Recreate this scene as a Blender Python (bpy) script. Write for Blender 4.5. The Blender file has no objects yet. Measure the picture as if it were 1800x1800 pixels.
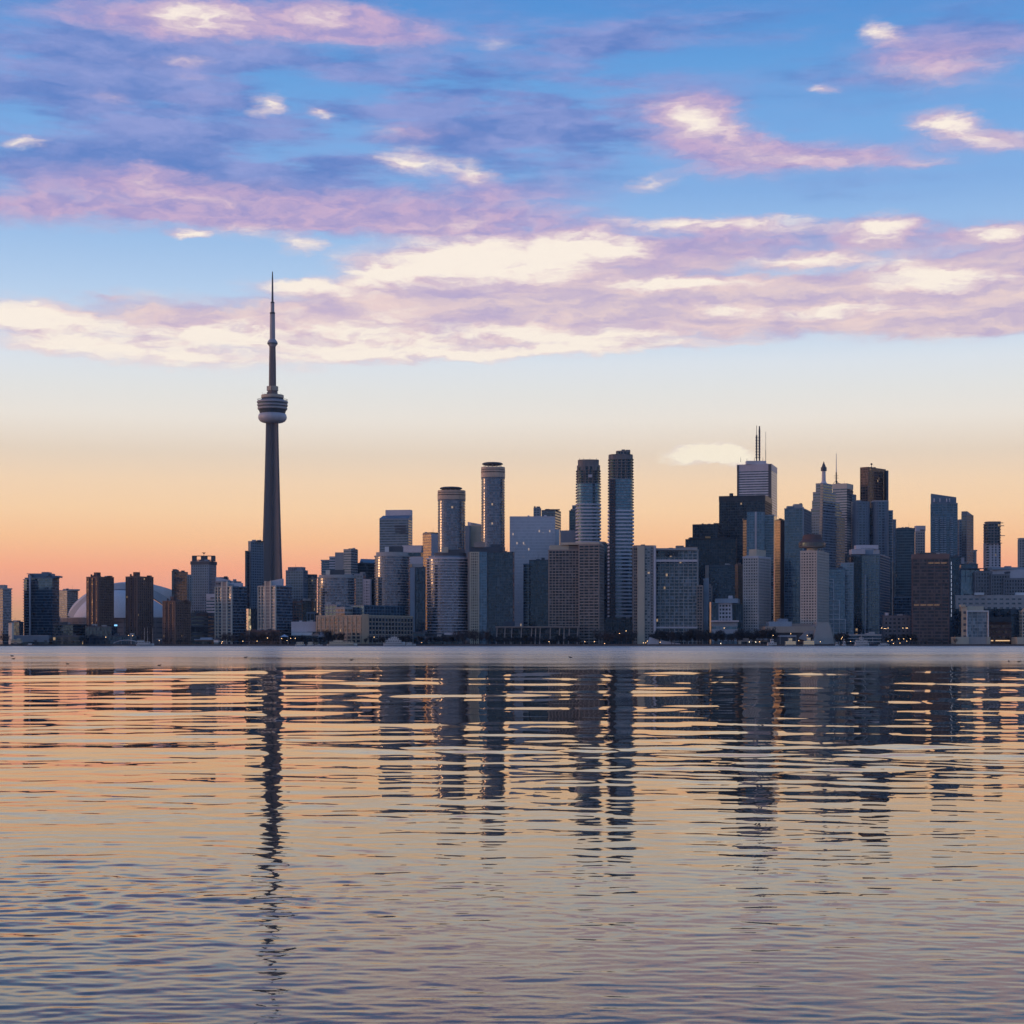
import bpy, bmesh, math, random
import numpy as np
from mathutils import Vector

random.seed(7)
RNG = np.random.RandomState(11)
SC = bpy.context.scene
COL = SC.collection
R = math.radians

# ------------------------------------------------------------------ camera
F = 3094.0            # focal length in photo pixels (1800 px wide)
CAM_H = 2.2           # eye height above the lake
HOR = 1132.0          # photo row of the horizon
cam_d = bpy.data.cameras.new('camera')
cam = bpy.data.objects.new('camera', cam_d)
COL.objects.link(cam)
cam.location = (0, 0, CAM_H)
cam.rotation_euler = (R(90), 0, 0)
cam_d.sensor_width = 36.0
cam_d.lens = F / 1800 * 36.0
cam_d.shift_y = (HOR - 900) / 1800
cam_d.clip_start = 0.5
cam_d.clip_end = 200000
SC.camera = cam

# ------------------------------------------------------------------ render / exposure
SC.view_settings.view_transform = 'Standard'
SC.view_settings.look = 'None'
SC.view_settings.exposure = 0.14
SC.view_settings.gamma = 1.0
SC.render.engine = 'CYCLES'
SC.cycles.max_bounces = 6
SC.cycles.glossy_bounces = 4
SC.cycles.diffuse_bounces = 2
SC.cycles.transmission_bounces = 2
SC.cycles.sample_clamp_indirect = 6.0
SC.cycles.use_denoising = True
SC.cycles.denoiser = 'OPENIMAGEDENOISE'
SC.cycles.denoising_input_passes = 'RGB_ALBEDO_NORMAL'
SC.cycles.denoising_prefilter = 'ACCURATE'

# ------------------------------------------------------------------ helpers for nodes
def lin(c):
    out = []
    for v in c:
        v = v / 255.0
        out.append(v / 12.92 if v <= 0.04045 else ((v + 0.055) / 1.055) ** 2.4)
    return (out[0], out[1], out[2], 1.0)

class NT:
    """small wrapper that adds and wires shader nodes"""
    def __init__(self, tree):
        self.t = tree
        self.l = tree.links
    def n(self, typ, **kw):
        nd = self.t.nodes.new(typ)
        for k, v in kw.items():
            setattr(nd, k, v)
        return nd
    def put(self, sock, v):
        if isinstance(v, bpy.types.NodeSocket):
            self.l.new(v, sock)
        elif v is not None:
            sock.default_value = v
    def math(self, op, a, b=None, c=None, clamp=False):
        nd = self.n('ShaderNodeMath', operation=op, use_clamp=clamp)
        self.put(nd.inputs[0], a); self.put(nd.inputs[1], b)
        if c is not None: self.put(nd.inputs[2], c)
        return nd.outputs[0]
    def vmath(self, op, a, b=None):
        nd = self.n('ShaderNodeVectorMath', operation=op)
        self.put(nd.inputs[0], a)
        if b is not None: self.put(nd.inputs[1], b)
        return nd.outputs[0]
    def mix(self, f, a, b, typ='MIX'):
        nd = self.n('ShaderNodeMix', data_type='RGBA', blend_type=typ)
        self.put(nd.inputs[0], f); self.put(nd.inputs[6], a); self.put(nd.inputs[7], b)
        return nd.outputs[2]
    def smooth(self, x, a, b, o0=0.0, o1=1.0):
        nd = self.n('ShaderNodeMapRange', interpolation_type='SMOOTHSTEP')
        self.put(nd.inputs[0], x); self.put(nd.inputs[1], a); self.put(nd.inputs[2], b)
        self.put(nd.inputs[3], o0); self.put(nd.inputs[4], o1)
        return nd.outputs[0]
    def noise(self, vec, scale, detail=4.0, rough=0.55, dim='3D', w=None):
        nd = self.n('ShaderNodeTexNoise', noise_dimensions=dim)
        self.put(nd.inputs['Vector'], vec)
        nd.inputs['Scale'].default_value = scale
        nd.inputs['Detail'].default_value = detail
        nd.inputs['Roughness'].default_value = rough
        return nd
    def ramp(self, f, stops, interp='LINEAR'):
        nd = self.n('ShaderNodeValToRGB')
        cr = nd.color_ramp
        cr.interpolation = interp
        while len(cr.elements) > 1: cr.elements.remove(cr.elements[-1])
        cr.elements[0].position = stops[0][0]; cr.elements[0].color = stops[0][1]
        for p, c in stops[1:]:
            e = cr.elements.new(p); e.color = c
        self.put(nd.inputs[0], f)
        return nd.outputs[0]
    def comb(self, x, y, z=0.0):
        nd = self.n('ShaderNodeCombineXYZ')
        self.put(nd.inputs[0], x); self.put(nd.inputs[1], y); self.put(nd.inputs[2], z)
        return nd.outputs[0]
    def sep(self, v):
        nd = self.n('ShaderNodeSeparateXYZ')
        self.put(nd.inputs[0], v)
        return nd.outputs

# ------------------------------------------------------------------ sun and sky
SUN_AZ = R(-97)       # measured from the view direction (+Y), negative = left
SUN_EL = R(3.0)
sun_dir = Vector((math.sin(SUN_AZ) * math.cos(SUN_EL), math.cos(SUN_AZ) * math.cos(SUN_EL), math.sin(SUN_EL)))
sd = bpy.data.lights.new('sun', 'SUN')
sd.energy = 0.5
sd.angle = R(9)
sd.color = (1.0, 0.46, 0.20)
sun = bpy.data.objects.new('sun', sd)
COL.objects.link(sun)
sun.rotation_euler = sun_dir.to_track_quat('Z', 'Y').to_euler()
sun.location = (-200, -100, 300)

def build_world():
    w = bpy.data.worlds.new('World')
    SC.world = w
    w.use_nodes = True
    t = w.node_tree
    t.nodes.clear()
    N = NT(t)
    out = N.n('ShaderNodeOutputWorld')
    tc = N.n('ShaderNodeTexCoord')
    d = tc.outputs['Generated']
    x, y, z = N.sep(d)
    hyp = N.math('SQRT', N.math('ADD', N.math('MULTIPLY', x, x), N.math('MULTIPLY', y, y)))
    hyp = N.math('MAXIMUM', hyp, 1e-4)
    v0 = N.math('MAXIMUM', N.math('DIVIDE', z, hyp), 0.0)
    V = N.math('MULTIPLY', v0, 3.094)                 # tangent of elevation, in thousand photo pixels
    U = N.math('MULTIPLY', N.math('ARCTAN2', x, y), 3.094)
    UV = N.comb(U, V, 0.0)
    # clear sky by elevation
    f = N.math('DIVIDE', V, N.math('ADD', V, 1.0))
    def st(py, c):
        vv = (HOR - py) / 1000.0
        return (vv / (vv + 1.0), lin(c))
    north = [st(1132, (196, 152, 118)), st(1080, (214, 160, 124)), st(1035, (240, 164, 138)), st(1000, (252, 174, 138)),
             st(950, (255, 199, 150)), st(900, (255, 214, 169)), st(850, (250, 218, 182)), st(800, (236, 217, 195)),
             st(740, (240, 232, 221)), st(690, (232, 232, 229)), st(640, (224, 231, 238)), st(590, (204, 222, 241)),
             st(500, (178, 206, 238)), st(420, (156, 192, 234)), st(340, (134, 177, 229)), st(250, (122, 172, 228)),
             st(150, (106, 164, 224)), st(60, (92, 152, 217)), st(0, (84, 146, 214)),
             (0.62, lin((74, 128, 196))), (0.8, lin((58, 104, 170))), (1.0, lin((46, 84, 148)))]
    clear = N.ramp(f, north)
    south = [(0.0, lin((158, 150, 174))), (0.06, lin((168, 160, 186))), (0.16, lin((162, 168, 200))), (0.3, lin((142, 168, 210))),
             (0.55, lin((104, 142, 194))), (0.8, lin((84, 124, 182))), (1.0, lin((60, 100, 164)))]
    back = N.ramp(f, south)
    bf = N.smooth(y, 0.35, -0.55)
    # ---- clouds, laid out in directions of the sky dome
    st_v = N.vmath('MULTIPLY', UV, (1.4, 5.5, 1.0))
    wn = N.noise(st_v, 2.6, 5.0, 0.6)
    wv = N.vmath('SUBTRACT', wn.outputs['Color'], (0.5, 0.5, 0.5))
    wv = N.vmath('MULTIPLY', wv, (0.16, 0.05, 0.0))
    P = N.vmath('ADD', UV, wv)
    wn2 = N.noise(N.vmath('MULTIPLY', UV, (6.0, 15.0, 1.0)), 3.0, 6.0, 0.62)
    wv2 = N.vmath('MULTIPLY', N.vmath('SUBTRACT', wn2.outputs['Color'], (0.5, 0.5, 0.5)), (0.055, 0.032, 0.0))
    P = N.vmath('ADD', P, wv2)
    def layer(blobs, gx, gy):
        acc = None
        for (px, py, sx, sy, tilt, wt) in blobs:
            tt = (px - 900) / F
            u = math.atan(tt) * 3.094
            vv = (HOR - py) / 1000.0 / math.sqrt(1 + tt * tt)
            mp = N.n('ShaderNodeMapping', vector_type='TEXTURE')
            N.put(mp.inputs[0], P)
            mp.inputs[1].default_value = (u, vv, 0)
            mp.inputs[2].default_value = (0, 0, R(tilt))
            mp.inputs[3].default_value = (sx * gx / 1000.0, sy * gy / 1000.0, 1)
            g = N.n('ShaderNodeTexGradient', gradient_type='SPHERICAL')
            N.l.new(mp.outputs[0], g.inputs[0])
            acc = N.math('MULTIPLY_ADD', g.outputs['Fac'], wt * 1.15, acc if acc is not None else 0.0)
        return acc
    fine_v = N.vmath('MULTIPLY', P, (3.0, 9.0, 1.0))
    n1 = N.noise(fine_v, 2.2, 7.0, 0.6).outputs['Fac']
    n2 = N.noise(N.vmath('MULTIPLY', P, (7.0, 17.0, 1.0)), 2.6, 6.0, 0.62).outputs['Fac']
    n3 = N.noise(N.vmath('MULTIPLY', UV, (1.1, 6.0, 1.0)), 2.0, 6.0, 0.6).outputs['Fac']
    # x, y, half width, half height, tilt, weight
    shade = [(250, 235, 380, 70, 0, 1.0), (120, 150, 260, 60, 0, .8), (420, 120, 360, 60, -2, .9), (700, 190, 280, 50, 0, .8),
             (860, 235, 260, 55, 0, .9), (1150, 60, 230, 40, 0, .6), (1060, 110, 200, 45, -14, .7), (1020, 215, 230, 55, 0, .8),
             (720, 315, 380, 45, 0, .8), (1600, 85, 230, 55, 0, .7), (180, 330, 300, 45, 0, .8), (500, 300, 260, 30, 0, .6),
             (900, 150, 300, 40, -5, .6), (1500, 330, 260, 25, 0, .4), (1400, 420, 420, 26, 0, .5), (1250, 480, 260, 22, 0, .4),
             (60, 60, 200, 60, 0, .5), (1750, 60, 160, 40, 0, .4), (700, 40, 200, 40, 0, .4)]
    lilac = [(120, 372, 360, 30, 0, 1.0), (420, 352, 450, 42, -3, 1.0), (720, 388, 380, 24, 0, .9), (860, 345, 260, 45, 0, .6),
             (500, 45, 300, 42, 0, .9), (230, 25, 260, 36, 0, .7), (640, 40, 160, 36, -10, .7), (1230, 235, 160, 60, -20, .9),
             (1440, 275, 280, 32, -4, .9), (1660, 105, 180, 52, 0, .8), (1300, 430, 460, 36, 0, .8), (1745, 445, 130, 36, 0, 1.0),
             (1000, 515, 300, 28, 0, 1.0), (1450, 510, 380, 36, 0, .8), (1740, 525, 190, 60, 0, 1.0), (820, 515, 220, 24, 0, .8),
             (1240, 460, 120, 26, 0, .7), (1150, 545, 300, 50, 0, 1.0), (1560, 545, 330, 48, 0, 1.1), (700, 560, 300, 50, 0, .8), (330, 560, 220, 40, -3, .6), (950, 480, 260, 60, 0, .8), (330, 180, 300, 20, 0, .3), (250, 110, 160, 20, 0, .3), (750, 235, 160, 22, 0, .5),
             (1680, 560, 200, 24, 0, .7), (230, 545, 130, 28, 0, .45), (690, 530, 180, 30, 0, .7), (1240, 175, 70, 30, 0, .4),
             (1700, 230, 130, 34, -14, .6), (1560, 420, 110, 34, 0, .5), (330, 330, 180, 26, -8, .6), (1800, 460, 90, 30, 0, .8)]
    cream = [(722, 280, 62, 20, 0, 1.1), (825, 302, 48, 18, -12, 1.0), (350, 32, 95, 26, 0, 1.0), (570, 22, 60, 22, 10, .6), (480, 40, 160, 26, 0, .35),
             (490, 186, 34, 14, 14, .9), (578, 201, 30, 10, 0, .8), (1562, 58, 48, 20, -22, 1.0), (1220, 205, 80, 30, -16, .75), (1300, 250, 130, 34, -22, .4),
             (1270, 398, 240, 13, -2, 1.1), (1555, 406, 62, 26, 0, 1.3), (1640, 214, 60, 18, -8, .9), (1735, 235, 90, 20, -16, .9),
             (800, 450, 190, 38, 0, 1.1), (960, 462, 190, 40, 0, 1.0), (1030, 435, 80, 22, 0, .8), (690, 470, 110, 16, 0, .8), (1410, 459, 95, 14, 0, 1.2), (1610, 480, 130, 22, -3, 1.2),
             (1745, 412, 70, 14, 4, 1.2), (510, 510, 90, 13, -2, 1.2), (640, 500, 110, 18, 0, 1.0), (800, 500, 120, 14, -6, .7), (640, 560, 200, 34, 0, .75), (850, 590, 280, 26, 2, .9),
             (1090, 590, 260, 24, 2, .8), (1230, 503, 150, 11, 2, 1.0), (1300, 545, 120, 12, -6, 1.0), (1560, 535, 160, 26, 3, .7), (1700, 492, 120, 14, 0, 1.0), (960, 619, 300, 11, 2, 1.1),
             (480, 606, 260, 28, -2, 1.0), (330, 580, 170, 22, -2, .7), (120, 590, 190, 34, -6, 1.0), (40, 552, 110, 26, -8, .9), (300, 628, 220, 18, -4, .9), (640, 625, 150, 14, 0, .8),
             (322, 414, 44, 8, 0, 1.1), (440, 410, 90, 14, 0, .8), (540, 430, 36, 14, 0, 1.1), (1160, 320, 56, 13, 16, .8), (1440, 545, 100, 10, 0, .7), (1150, 500, 90, 10, 0, .8),
             (1445, 153, 40, 9, -6, .8), (1225, 797, 62, 12, 0, 2.4), (1278, 800, 56, 13, -14, 2.4), (35, 249, 38, 9, 0, .9), (265, 312, 44, 14, -20, .7), (700, 232, 60, 14, 0, .4),
             (350, 345, 120, 14, 0, .5), (830, 382, 60, 12, 0, .6), (190, 522, 30, 5, 0, .6), (1450, 285, 170, 14, -4, .5), (1640, 292, 40, 8, 0, .6), (1660, 122, 90, 18, 0, .5), (330, 108, 40, 10, 0, .5),
             (870, 80, 40, 12, 0, .5), (340, 135, 50, 8, 0, .4), (190, 175, 40, 10, 0, .3), (690, 388, 150, 9, 0, .45), (1120, 435, 60, 16, 0, .5)]
    dS = layer(shade, 1.4, 1.4); dL = layer(lilac, 1.35, 1.45); dC = layer(cream, 1.35, 1.65)
    dL = N.math('ADD', dL, N.math('MULTIPLY', dC, 0.55))
    n3s = N.smooth(n3, 0.36, 0.64)
    aS = N.math('ADD', N.math('MULTIPLY', dS, N.math('MULTIPLY_ADD', n3s, 0.95, 0.22)), N.math('MULTIPLY', N.smooth(V, 0.72, 0.9), N.math('MULTIPLY', N.math('SUBTRACT', n3, 0.38), 1.5)))
    aS = N.smooth(aS, 0.03, 0.98, 0.0, 0.96)
    aL = N.smooth(N.math('MULTIPLY', dL, N.math('MULTIPLY_ADD', n1, 1.7, 0.05)), 0.10, 1.0, 0.0, 0.95)
    n4 = N.noise(N.vmath('MULTIPLY', P, (2.4, 13.0, 1.0)), 2.4, 8.0, 0.64).outputs['Fac']
    n4s = N.smooth(n4, 0.28, 0.72)
    cm = N.math('ADD', N.math('MULTIPLY', dC, N.math('MULTIPLY_ADD', n4s, 0.72, 0.46)), N.math('MULTIPLY', N.math('SUBTRACT', n2, 0.5), N.math('MINIMUM', N.math('MULTIPLY', dC, 1.3), 0.7)))
    aC = N.smooth(cm, 0.02, 1.22, 0.0, 0.98)
    cS = N.mix(N.smooth(n1, .3, .7), lin((96, 130, 198)), lin((146, 158, 214)))
    cL = N.mix(N.smooth(n2, .3, .7), lin((160, 152, 204)), lin((206, 176, 206)))
    cLl = N.mix(N.smooth(n4, .3, .7), lin((186, 170, 206)), lin((240, 214, 208)))
    cL = N.mix(N.smooth(V, 0.74, 0.60), cL, cLl)
    cC = N.mix(N.smooth(N.math('ADD', cm, N.math('MULTIPLY', N.math('SUBTRACT', n2, 0.5), 1.6)), 0.15, 1.15), lin((238, 206, 208)), lin((255, 243, 229)))
    cC = N.mix(N.smooth(V, 0.50, 0.36), cC, lin((255, 243, 220)))
    # low clouds take the warmer light of the horizon
    sky = N.mix(aS, clear, cS)
    sky = N.mix(aL, sky, cL)
    sky = N.mix(aC, sky, cC)
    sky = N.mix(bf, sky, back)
    # western glow round the set of the sun
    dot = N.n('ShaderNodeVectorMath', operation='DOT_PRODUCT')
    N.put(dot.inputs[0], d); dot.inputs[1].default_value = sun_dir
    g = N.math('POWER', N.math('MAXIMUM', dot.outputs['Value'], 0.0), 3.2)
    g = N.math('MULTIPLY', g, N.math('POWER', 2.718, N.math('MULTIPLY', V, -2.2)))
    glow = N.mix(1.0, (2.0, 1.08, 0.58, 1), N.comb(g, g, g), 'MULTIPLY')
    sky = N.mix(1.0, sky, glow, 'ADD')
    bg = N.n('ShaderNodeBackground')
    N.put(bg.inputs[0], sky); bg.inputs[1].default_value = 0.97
    ns = N.n('ShaderNodeTexSky', sky_type='NISHITA')
    ns.sun_disc = False
    ns.sun_elevation = SUN_EL
    ns.sun_rotation = SUN_AZ
    ns.air_density = 1.0; ns.dust_density = 1.0
    bg2 = N.n('ShaderNodeBackground')
    N.l.new(ns.outputs[0], bg2.inputs[0]); bg2.inputs[1].default_value = 0.05
    bgm = N.n('ShaderNodeMixShader'); bgm.inputs[0].default_value = 0.06
    N.l.new(bg.outputs[0], bgm.inputs[1]); N.l.new(bg2.outputs[0], bgm.inputs[2])
    N.l.new(bgm.outputs[0], out.inputs[0])
    w.cycles.sampling_method = 'MANUAL'
    w.cycles.sample_map_resolution = 512
build_world()

# ------------------------------------------------------------------ materials
MATS = {}
def newmat(key):
    m = bpy.data.materials.new(key)
    m.use_nodes = True
    t = m.node_tree
    t.nodes.clear()
    N = NT(t)
    out = N.n('ShaderNodeOutputMaterial')
    p = N.n('ShaderNodeBsdfPrincipled')
    N.l.new(p.outputs[0], out.inputs[0])
    return m, N, p, out

def wall(c, rough=0.8, metal=0.0, var=0.22):
    """weathered wall surface: colour c (linear), uneven with streaks and panel joints"""
    key = ('wall', c, rough, metal, var)
    if key in MATS: return MATS[key]
    m, N, p, out = newmat('wall_surface')
    geo = N.n('ShaderNodeNewGeometry')
    pos = geo.outputs['Position']
    n1 = N.noise(N.vmath('MULTIPLY', pos, (0.09, 0.09, 0.03)), 1.0, 6.0, 0.6).outputs['Fac']
    n2 = N.noise(N.vmath('MULTIPLY', pos, (0.7, 0.7, 0.07)), 1.0, 3.0, 0.6).outputs['Fac']
    oi = N.n('ShaderNodeObjectInfo')
    k = N.math('ADD', N.math('MULTIPLY', n1, var * 2), N.math('MULTIPLY', n2, var))
    k = N.math('ADD', k, N.math('MULTIPLY', oi.outputs['Random'], var * .5))
    k = N.math('ADD', k, 1.0 - var * 1.7)
    col = N.mix(1.0, (c[0], c[1], c[2], 1), N.comb(k, k, k), 'MULTIPLY')
    N.put(p.inputs['Base Color'], col)
    p.inputs['Roughness'].default_value = rough
    p.inputs['Metallic'].default_value = metal
    MATS[key] = m
    return m

def glass(c, pane=2.6, refl=1.55, rough=0.12, curtain=0.25, ccol=(0.14, 0.13, 0.13), lit=0.0002, frame=(0.05, 0.055, 0.06), fw=0.07, tilt=0.03, metal=0.0, var=.4, tint=(.42, .80, 1.0)):
    """window glass seen from outside: panes with their own reflection, blinds behind some, a few lit rooms"""
    key = ('glass', c, pane, refl, rough, curtain, ccol, lit, frame, fw, tilt, metal, var, tint)
    if key in MATS: return MATS[key]
    m, N, p, out = newmat('window_glass')
    uv = N.n('ShaderNodeUVMap').outputs[0]
    u, v, _ = N.sep(uv)
    oi = N.n('ShaderNodeObjectInfo')
    us = N.math('DIVIDE', u, pane)
    cell = N.math('FLOOR', us)
    fr = N.math('FRACT', us)
    vec = N.comb(N.math('ADD', cell, 0.5), N.math('MULTIPLY', oi.outputs['Random'], 913.0), N.math('FLOOR', N.math('DIVIDE', v, 3.2)))
    wn = N.n('ShaderNodeTexWhiteNoise', noise_dimensions='3D')
    N.put(wn.inputs['Vector'], vec)
    r = wn.outputs['Value']
    rc = wn.outputs['Color']
    r1, r2, r3 = N.sep(rc)
    bl = N.math('MULTIPLY', N.math('GREATER_THAN', r1, 1.0 - curtain), N.math('ADD', N.math('MULTIPLY', r2, 0.8), 0.2))
    dark = N.mix(r3, tuple(q * (1 - var) for q in c) + (1,), tuple(q * (1 + var) for q in c) + (1,))
    col = N.mix(bl, dark, (ccol[0], ccol[1], ccol[2], 1))
    isf = N.math('LESS_THAN', fr, fw)
    col = N.mix(isf, col, (frame[0], frame[1], frame[2], 1))
    N.put(p.inputs['Base Color'], col)
    N.put(p.inputs['Roughness'], N.math('MULTIPLY_ADD', isf, 0.4, rough))
    p.inputs['IOR'].default_value = refl
    p.inputs['Specular Tint'].default_value = tint + (1,)
    p.inputs['Metallic'].default_value = metal
    if tilt:
        geo = N.n('ShaderNodeNewGeometry')
        dn = N.vmath('MULTIPLY', N.vmath('SUBTRACT', rc, (.5, .5, .5)), (tilt, tilt, tilt))
        nn = N.vmath('NORMALIZE', N.vmath('ADD', geo.outputs['Normal'], dn))
        N.l.new(nn, p.inputs['Normal'])
    if lit:
        on = N.math('MULTIPLY', N.math('GREATER_THAN', r, 1.0 - lit), N.math('SUBTRACT', 1.0, isf))
        p.inputs['Emission Color'].default_value = (1.0, 0.64, 0.32, 1)
        N.put(p.inputs['Emission Strength'], N.math('MULTIPLY', on, 0.3))
    MATS[key] = m
    return m

def plain(c, rough=0.6, metal=0.0, emit=None, es=0.0):
    key = ('plain', c, rough, metal, emit, es)
    if key in MATS: return MATS[key]
    m, N, p, out = newmat('painted_surface')
    geo = N.n('ShaderNodeNewGeometry')
    n = N.noise(geo.outputs['Position'], 1.3, 4.0).outputs['Fac']
    k = N.math('MULTIPLY_ADD', n, 0.4, 0.8)
    N.put(p.inputs['Base Color'], N.mix(1.0, (c[0], c[1], c[2], 1), N.comb(k, k, k), 'MULTIPLY'))
    p.inputs['Roughness'].default_value = rough
    p.inputs['Metallic'].default_value = metal
    if emit:
        p.inputs['Emission Color'].default_value = (emit[0], emit[1], emit[2], 1)
        p.inputs['Emission Strength'].default_value = es
    MATS[key] = m
    return m

# ------------------------------------------------------------------ object helpers
def tag(o, label=None, cat=None, group=None, kind=None):
    if label: o['label'] = label
    if cat: o['category'] = cat
    if group: o['group'] = group
    if kind: o['kind'] = kind
    return o

def thing(name, label, cat, loc, group=None):
    o = bpy.data.objects.new(name, None)
    o.empty_display_size = 1.0
    COL.objects.link(o)
    o.location = loc
    return tag(o, label, cat, group)

def link(name, me, mat, parent=None, loc=(0, 0, 0)):
    o = bpy.data.objects.new(name, me)
    if mat is not None and len(me.materials) == 0: me.materials.append(mat)
    COL.objects.link(o)
    o.location = loc
    if parent is not None: o.parent = parent
    return o

def raw_mesh(name, verts, faces, uvs=None, smooth=False):
    me = bpy.data.meshes.new(name)
    me.from_pydata(verts, [], faces)
    if uvs is not None:
        ul = me.uv_layers.new(name='UVMap')
        flat = [c for f in uvs for p in f for c in p]
        ul.data.foreach_set('uv', flat)
    if smooth:
        me.polygons.foreach_set('use_smooth', [True] * len(me.polygons))
    me.update()
    return me

def prism(name, poly, h, top=None):
    """vertical prism over a plan polygon (counter-clockwise), UVs in metres along the perimeter"""
    n = len(poly)
    tp = top if top is not None else poly
    tz = h if isinstance(h, (list, tuple)) else [h] * n
    v = [(p[0], p[1], 0) for p in poly] + [(tp[i][0], tp[i][1], tz[i]) for i in range(n)]
    f, uv = [], []
    s = 0.0
    for i in range(n):
        j = (i + 1) % n
        L = math.hypot(poly[j][0] - poly[i][0], poly[j][1] - poly[i][1])
        f.append((i, j, n + j, n + i))
        uv.append([(s, 0), (s + L, 0), (s + L, tz[j]), (s, tz[i])])
        s += L
    f.append(tuple(range(n, 2 * n))); uv.append([(p[0], p[1]) for p in poly])
    f.append(tuple(range(n - 1, -1, -1))); uv.append([(p[0], p[1]) for p in reversed(poly)])
    return raw_mesh(name, v, f, uv)

def offset(poly, d):
    if abs(d) < 1e-6: return list(poly)
    n = len(poly)
    out = []
    for i in range(n):
        a, b, c = poly[i - 1], poly[i], poly[(i + 1) % n]
        def nr(p, q):
            L = math.hypot(q[0] - p[0], q[1] - p[1]) or 1e-6
            return ((q[1] - p[1]) / L, -(q[0] - p[0]) / L)
        n1, n2 = nr(a, b), nr(b, c)
        k = 1 + n1[0] * n2[0] + n1[1] * n2[1]
        k = max(k, 0.35)
        out.append((b[0] + d * (n1[0] + n2[0]) / k, b[1] + d * (n1[1] + n2[1]) / k))
    return out

def WX(px, Y): return (px - 900.0) / F * Y
def WZ(py, Y): return CAM_H + (HOR - py) / F * Y

def quad(x0, xc, x1, Y, a=25.0, depth=32.0):
    """plan of a tower whose near corner stands at photo column xc; left face runs to x0, right face to x1"""
    t0, t1 = (x0 - 900) / F, (x1 - 900) / F
    if xc is None:
        return [(t0 * Y, Y), (t1 * Y, Y), (t1 * Y, Y + depth), (t0 * Y, Y + depth)]
    X = WX(xc, Y)
    a = R(a); b = R(90) - a
    d = (X - t0 * Y) / max(0.2, math.cos(a) + t0 * math.sin(a))
    den = math.cos(b) - t1 * math.sin(b)
    e = (t1 * Y - X) / max(0.12, den)
    if xc - x0 < 1: d = depth
    if x1 - xc < 1: e = depth
    e = min(e, 90)
    C = (X, Y)
    L = (X - d * math.cos(a), Y + d * math.sin(a))
    Rr = (X + e * math.cos(b), Y + e * math.sin(b))
    B = (L[0] + Rr[0] - C[0], L[1] + Rr[1] - C[1])
    return [L, C, Rr, B]

def roundp(x0, x1, Y, n=36, sq=2.0, ry=None):
    """rounded plan between photo columns x0 and x1 with its front at depth Y"""
    rx = (x1 - x0) / 2 / F * Y
    ry = ry or rx
    cx = WX((x0 + x1) / 2, Y); cy = Y + ry
    out = []
    for i in range(n):
        t = -math.pi / 2 + 2 * math.pi * i / n
        c, s = math.cos(t), math.sin(t)
        out.append((cx + rx * math.copysign(abs(c) ** (2 / sq), c), cy + ry * math.copysign(abs(s) ** (2 / sq), s)))
    return out

class MB:
    """collects boxes, bars and tubes into one mesh"""
    def __init__(self): self.v = []; self.f = []
    def box(self, x0, x1, y0, y1, z0, z1):
        b = len(self.v)
        self.v += [(x0, y0, z0), (x1, y0, z0), (x1, y1, z0), (x0, y1, z0), (x0, y0, z1), (x1, y0, z1), (x1, y1, z1), (x0, y1, z1)]
        self.f += [tuple(b + i for i in q) for q in ((0, 1, 5, 4), (1, 2, 6, 5), (2, 3, 7, 6), (3, 0, 4, 7), (4, 5, 6, 7), (3, 2, 1, 0))]
        return self
    def tube(self, p, q, r0, r1=None, n=6):
        r1 = r0 if r1 is None else r1
        p, q = Vector(p), Vector(q)
        d = (q - p).normalized()
        a = d.orthogonal().normalized(); c = d.cross(a)
        b = len(self.v)
        for (o, r) in ((p, r0), (q, r1)):
            for i in range(n):
                t = 2 * math.pi * i / n
                self.v.append(tuple(o + a * (r * math.cos(t)) + c * (r * math.sin(t))))
        for i in range(n):
            j = (i + 1) % n
            self.f.append((b + i, b + j, b + n + j, b + n + i))
        self.f.append(tuple(b + n + i for i in range(n)))
        self.f.append(tuple(b + n - 1 - i for i in range(n)))
        return self
    def poly(self, pts, quads):
        b = len(self.v)
        self.v += [tuple(p) for p in pts]
        self.f += [tuple(b + i for i in q) for q in quads]
        return self
    def lathe(self, prof, cx=0, cy=0, n=32):
        b = len(self.v)
        m = len(prof)
        for (r, z) in prof:
            for i in range(n):
                t = 2 * math.pi * i / n
                self.v.append((cx + r * math.cos(t), cy + r * math.sin(t), z))
        for k in range(m - 1):
            for i in range(n):
                j = (i + 1) % n
                self.f.append((b + k * n + i, b + k * n + j, b + (k + 1) * n + j, b + (k + 1) * n + i))
        self.f.append(tuple(b + (m - 1) * n + i for i in range(n)))
        self.f.append(tuple(b + n - 1 - i for i in range(n)))
        return self
    def build(self, name, mat, parent=None, loc=(0, 0, 0), smooth=False):
        me = raw_mesh(name, self.v, self.f, None, smooth)
        return link(name, me, mat, parent, loc)

LAND = 2.0            # height of the quay above the lake
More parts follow.
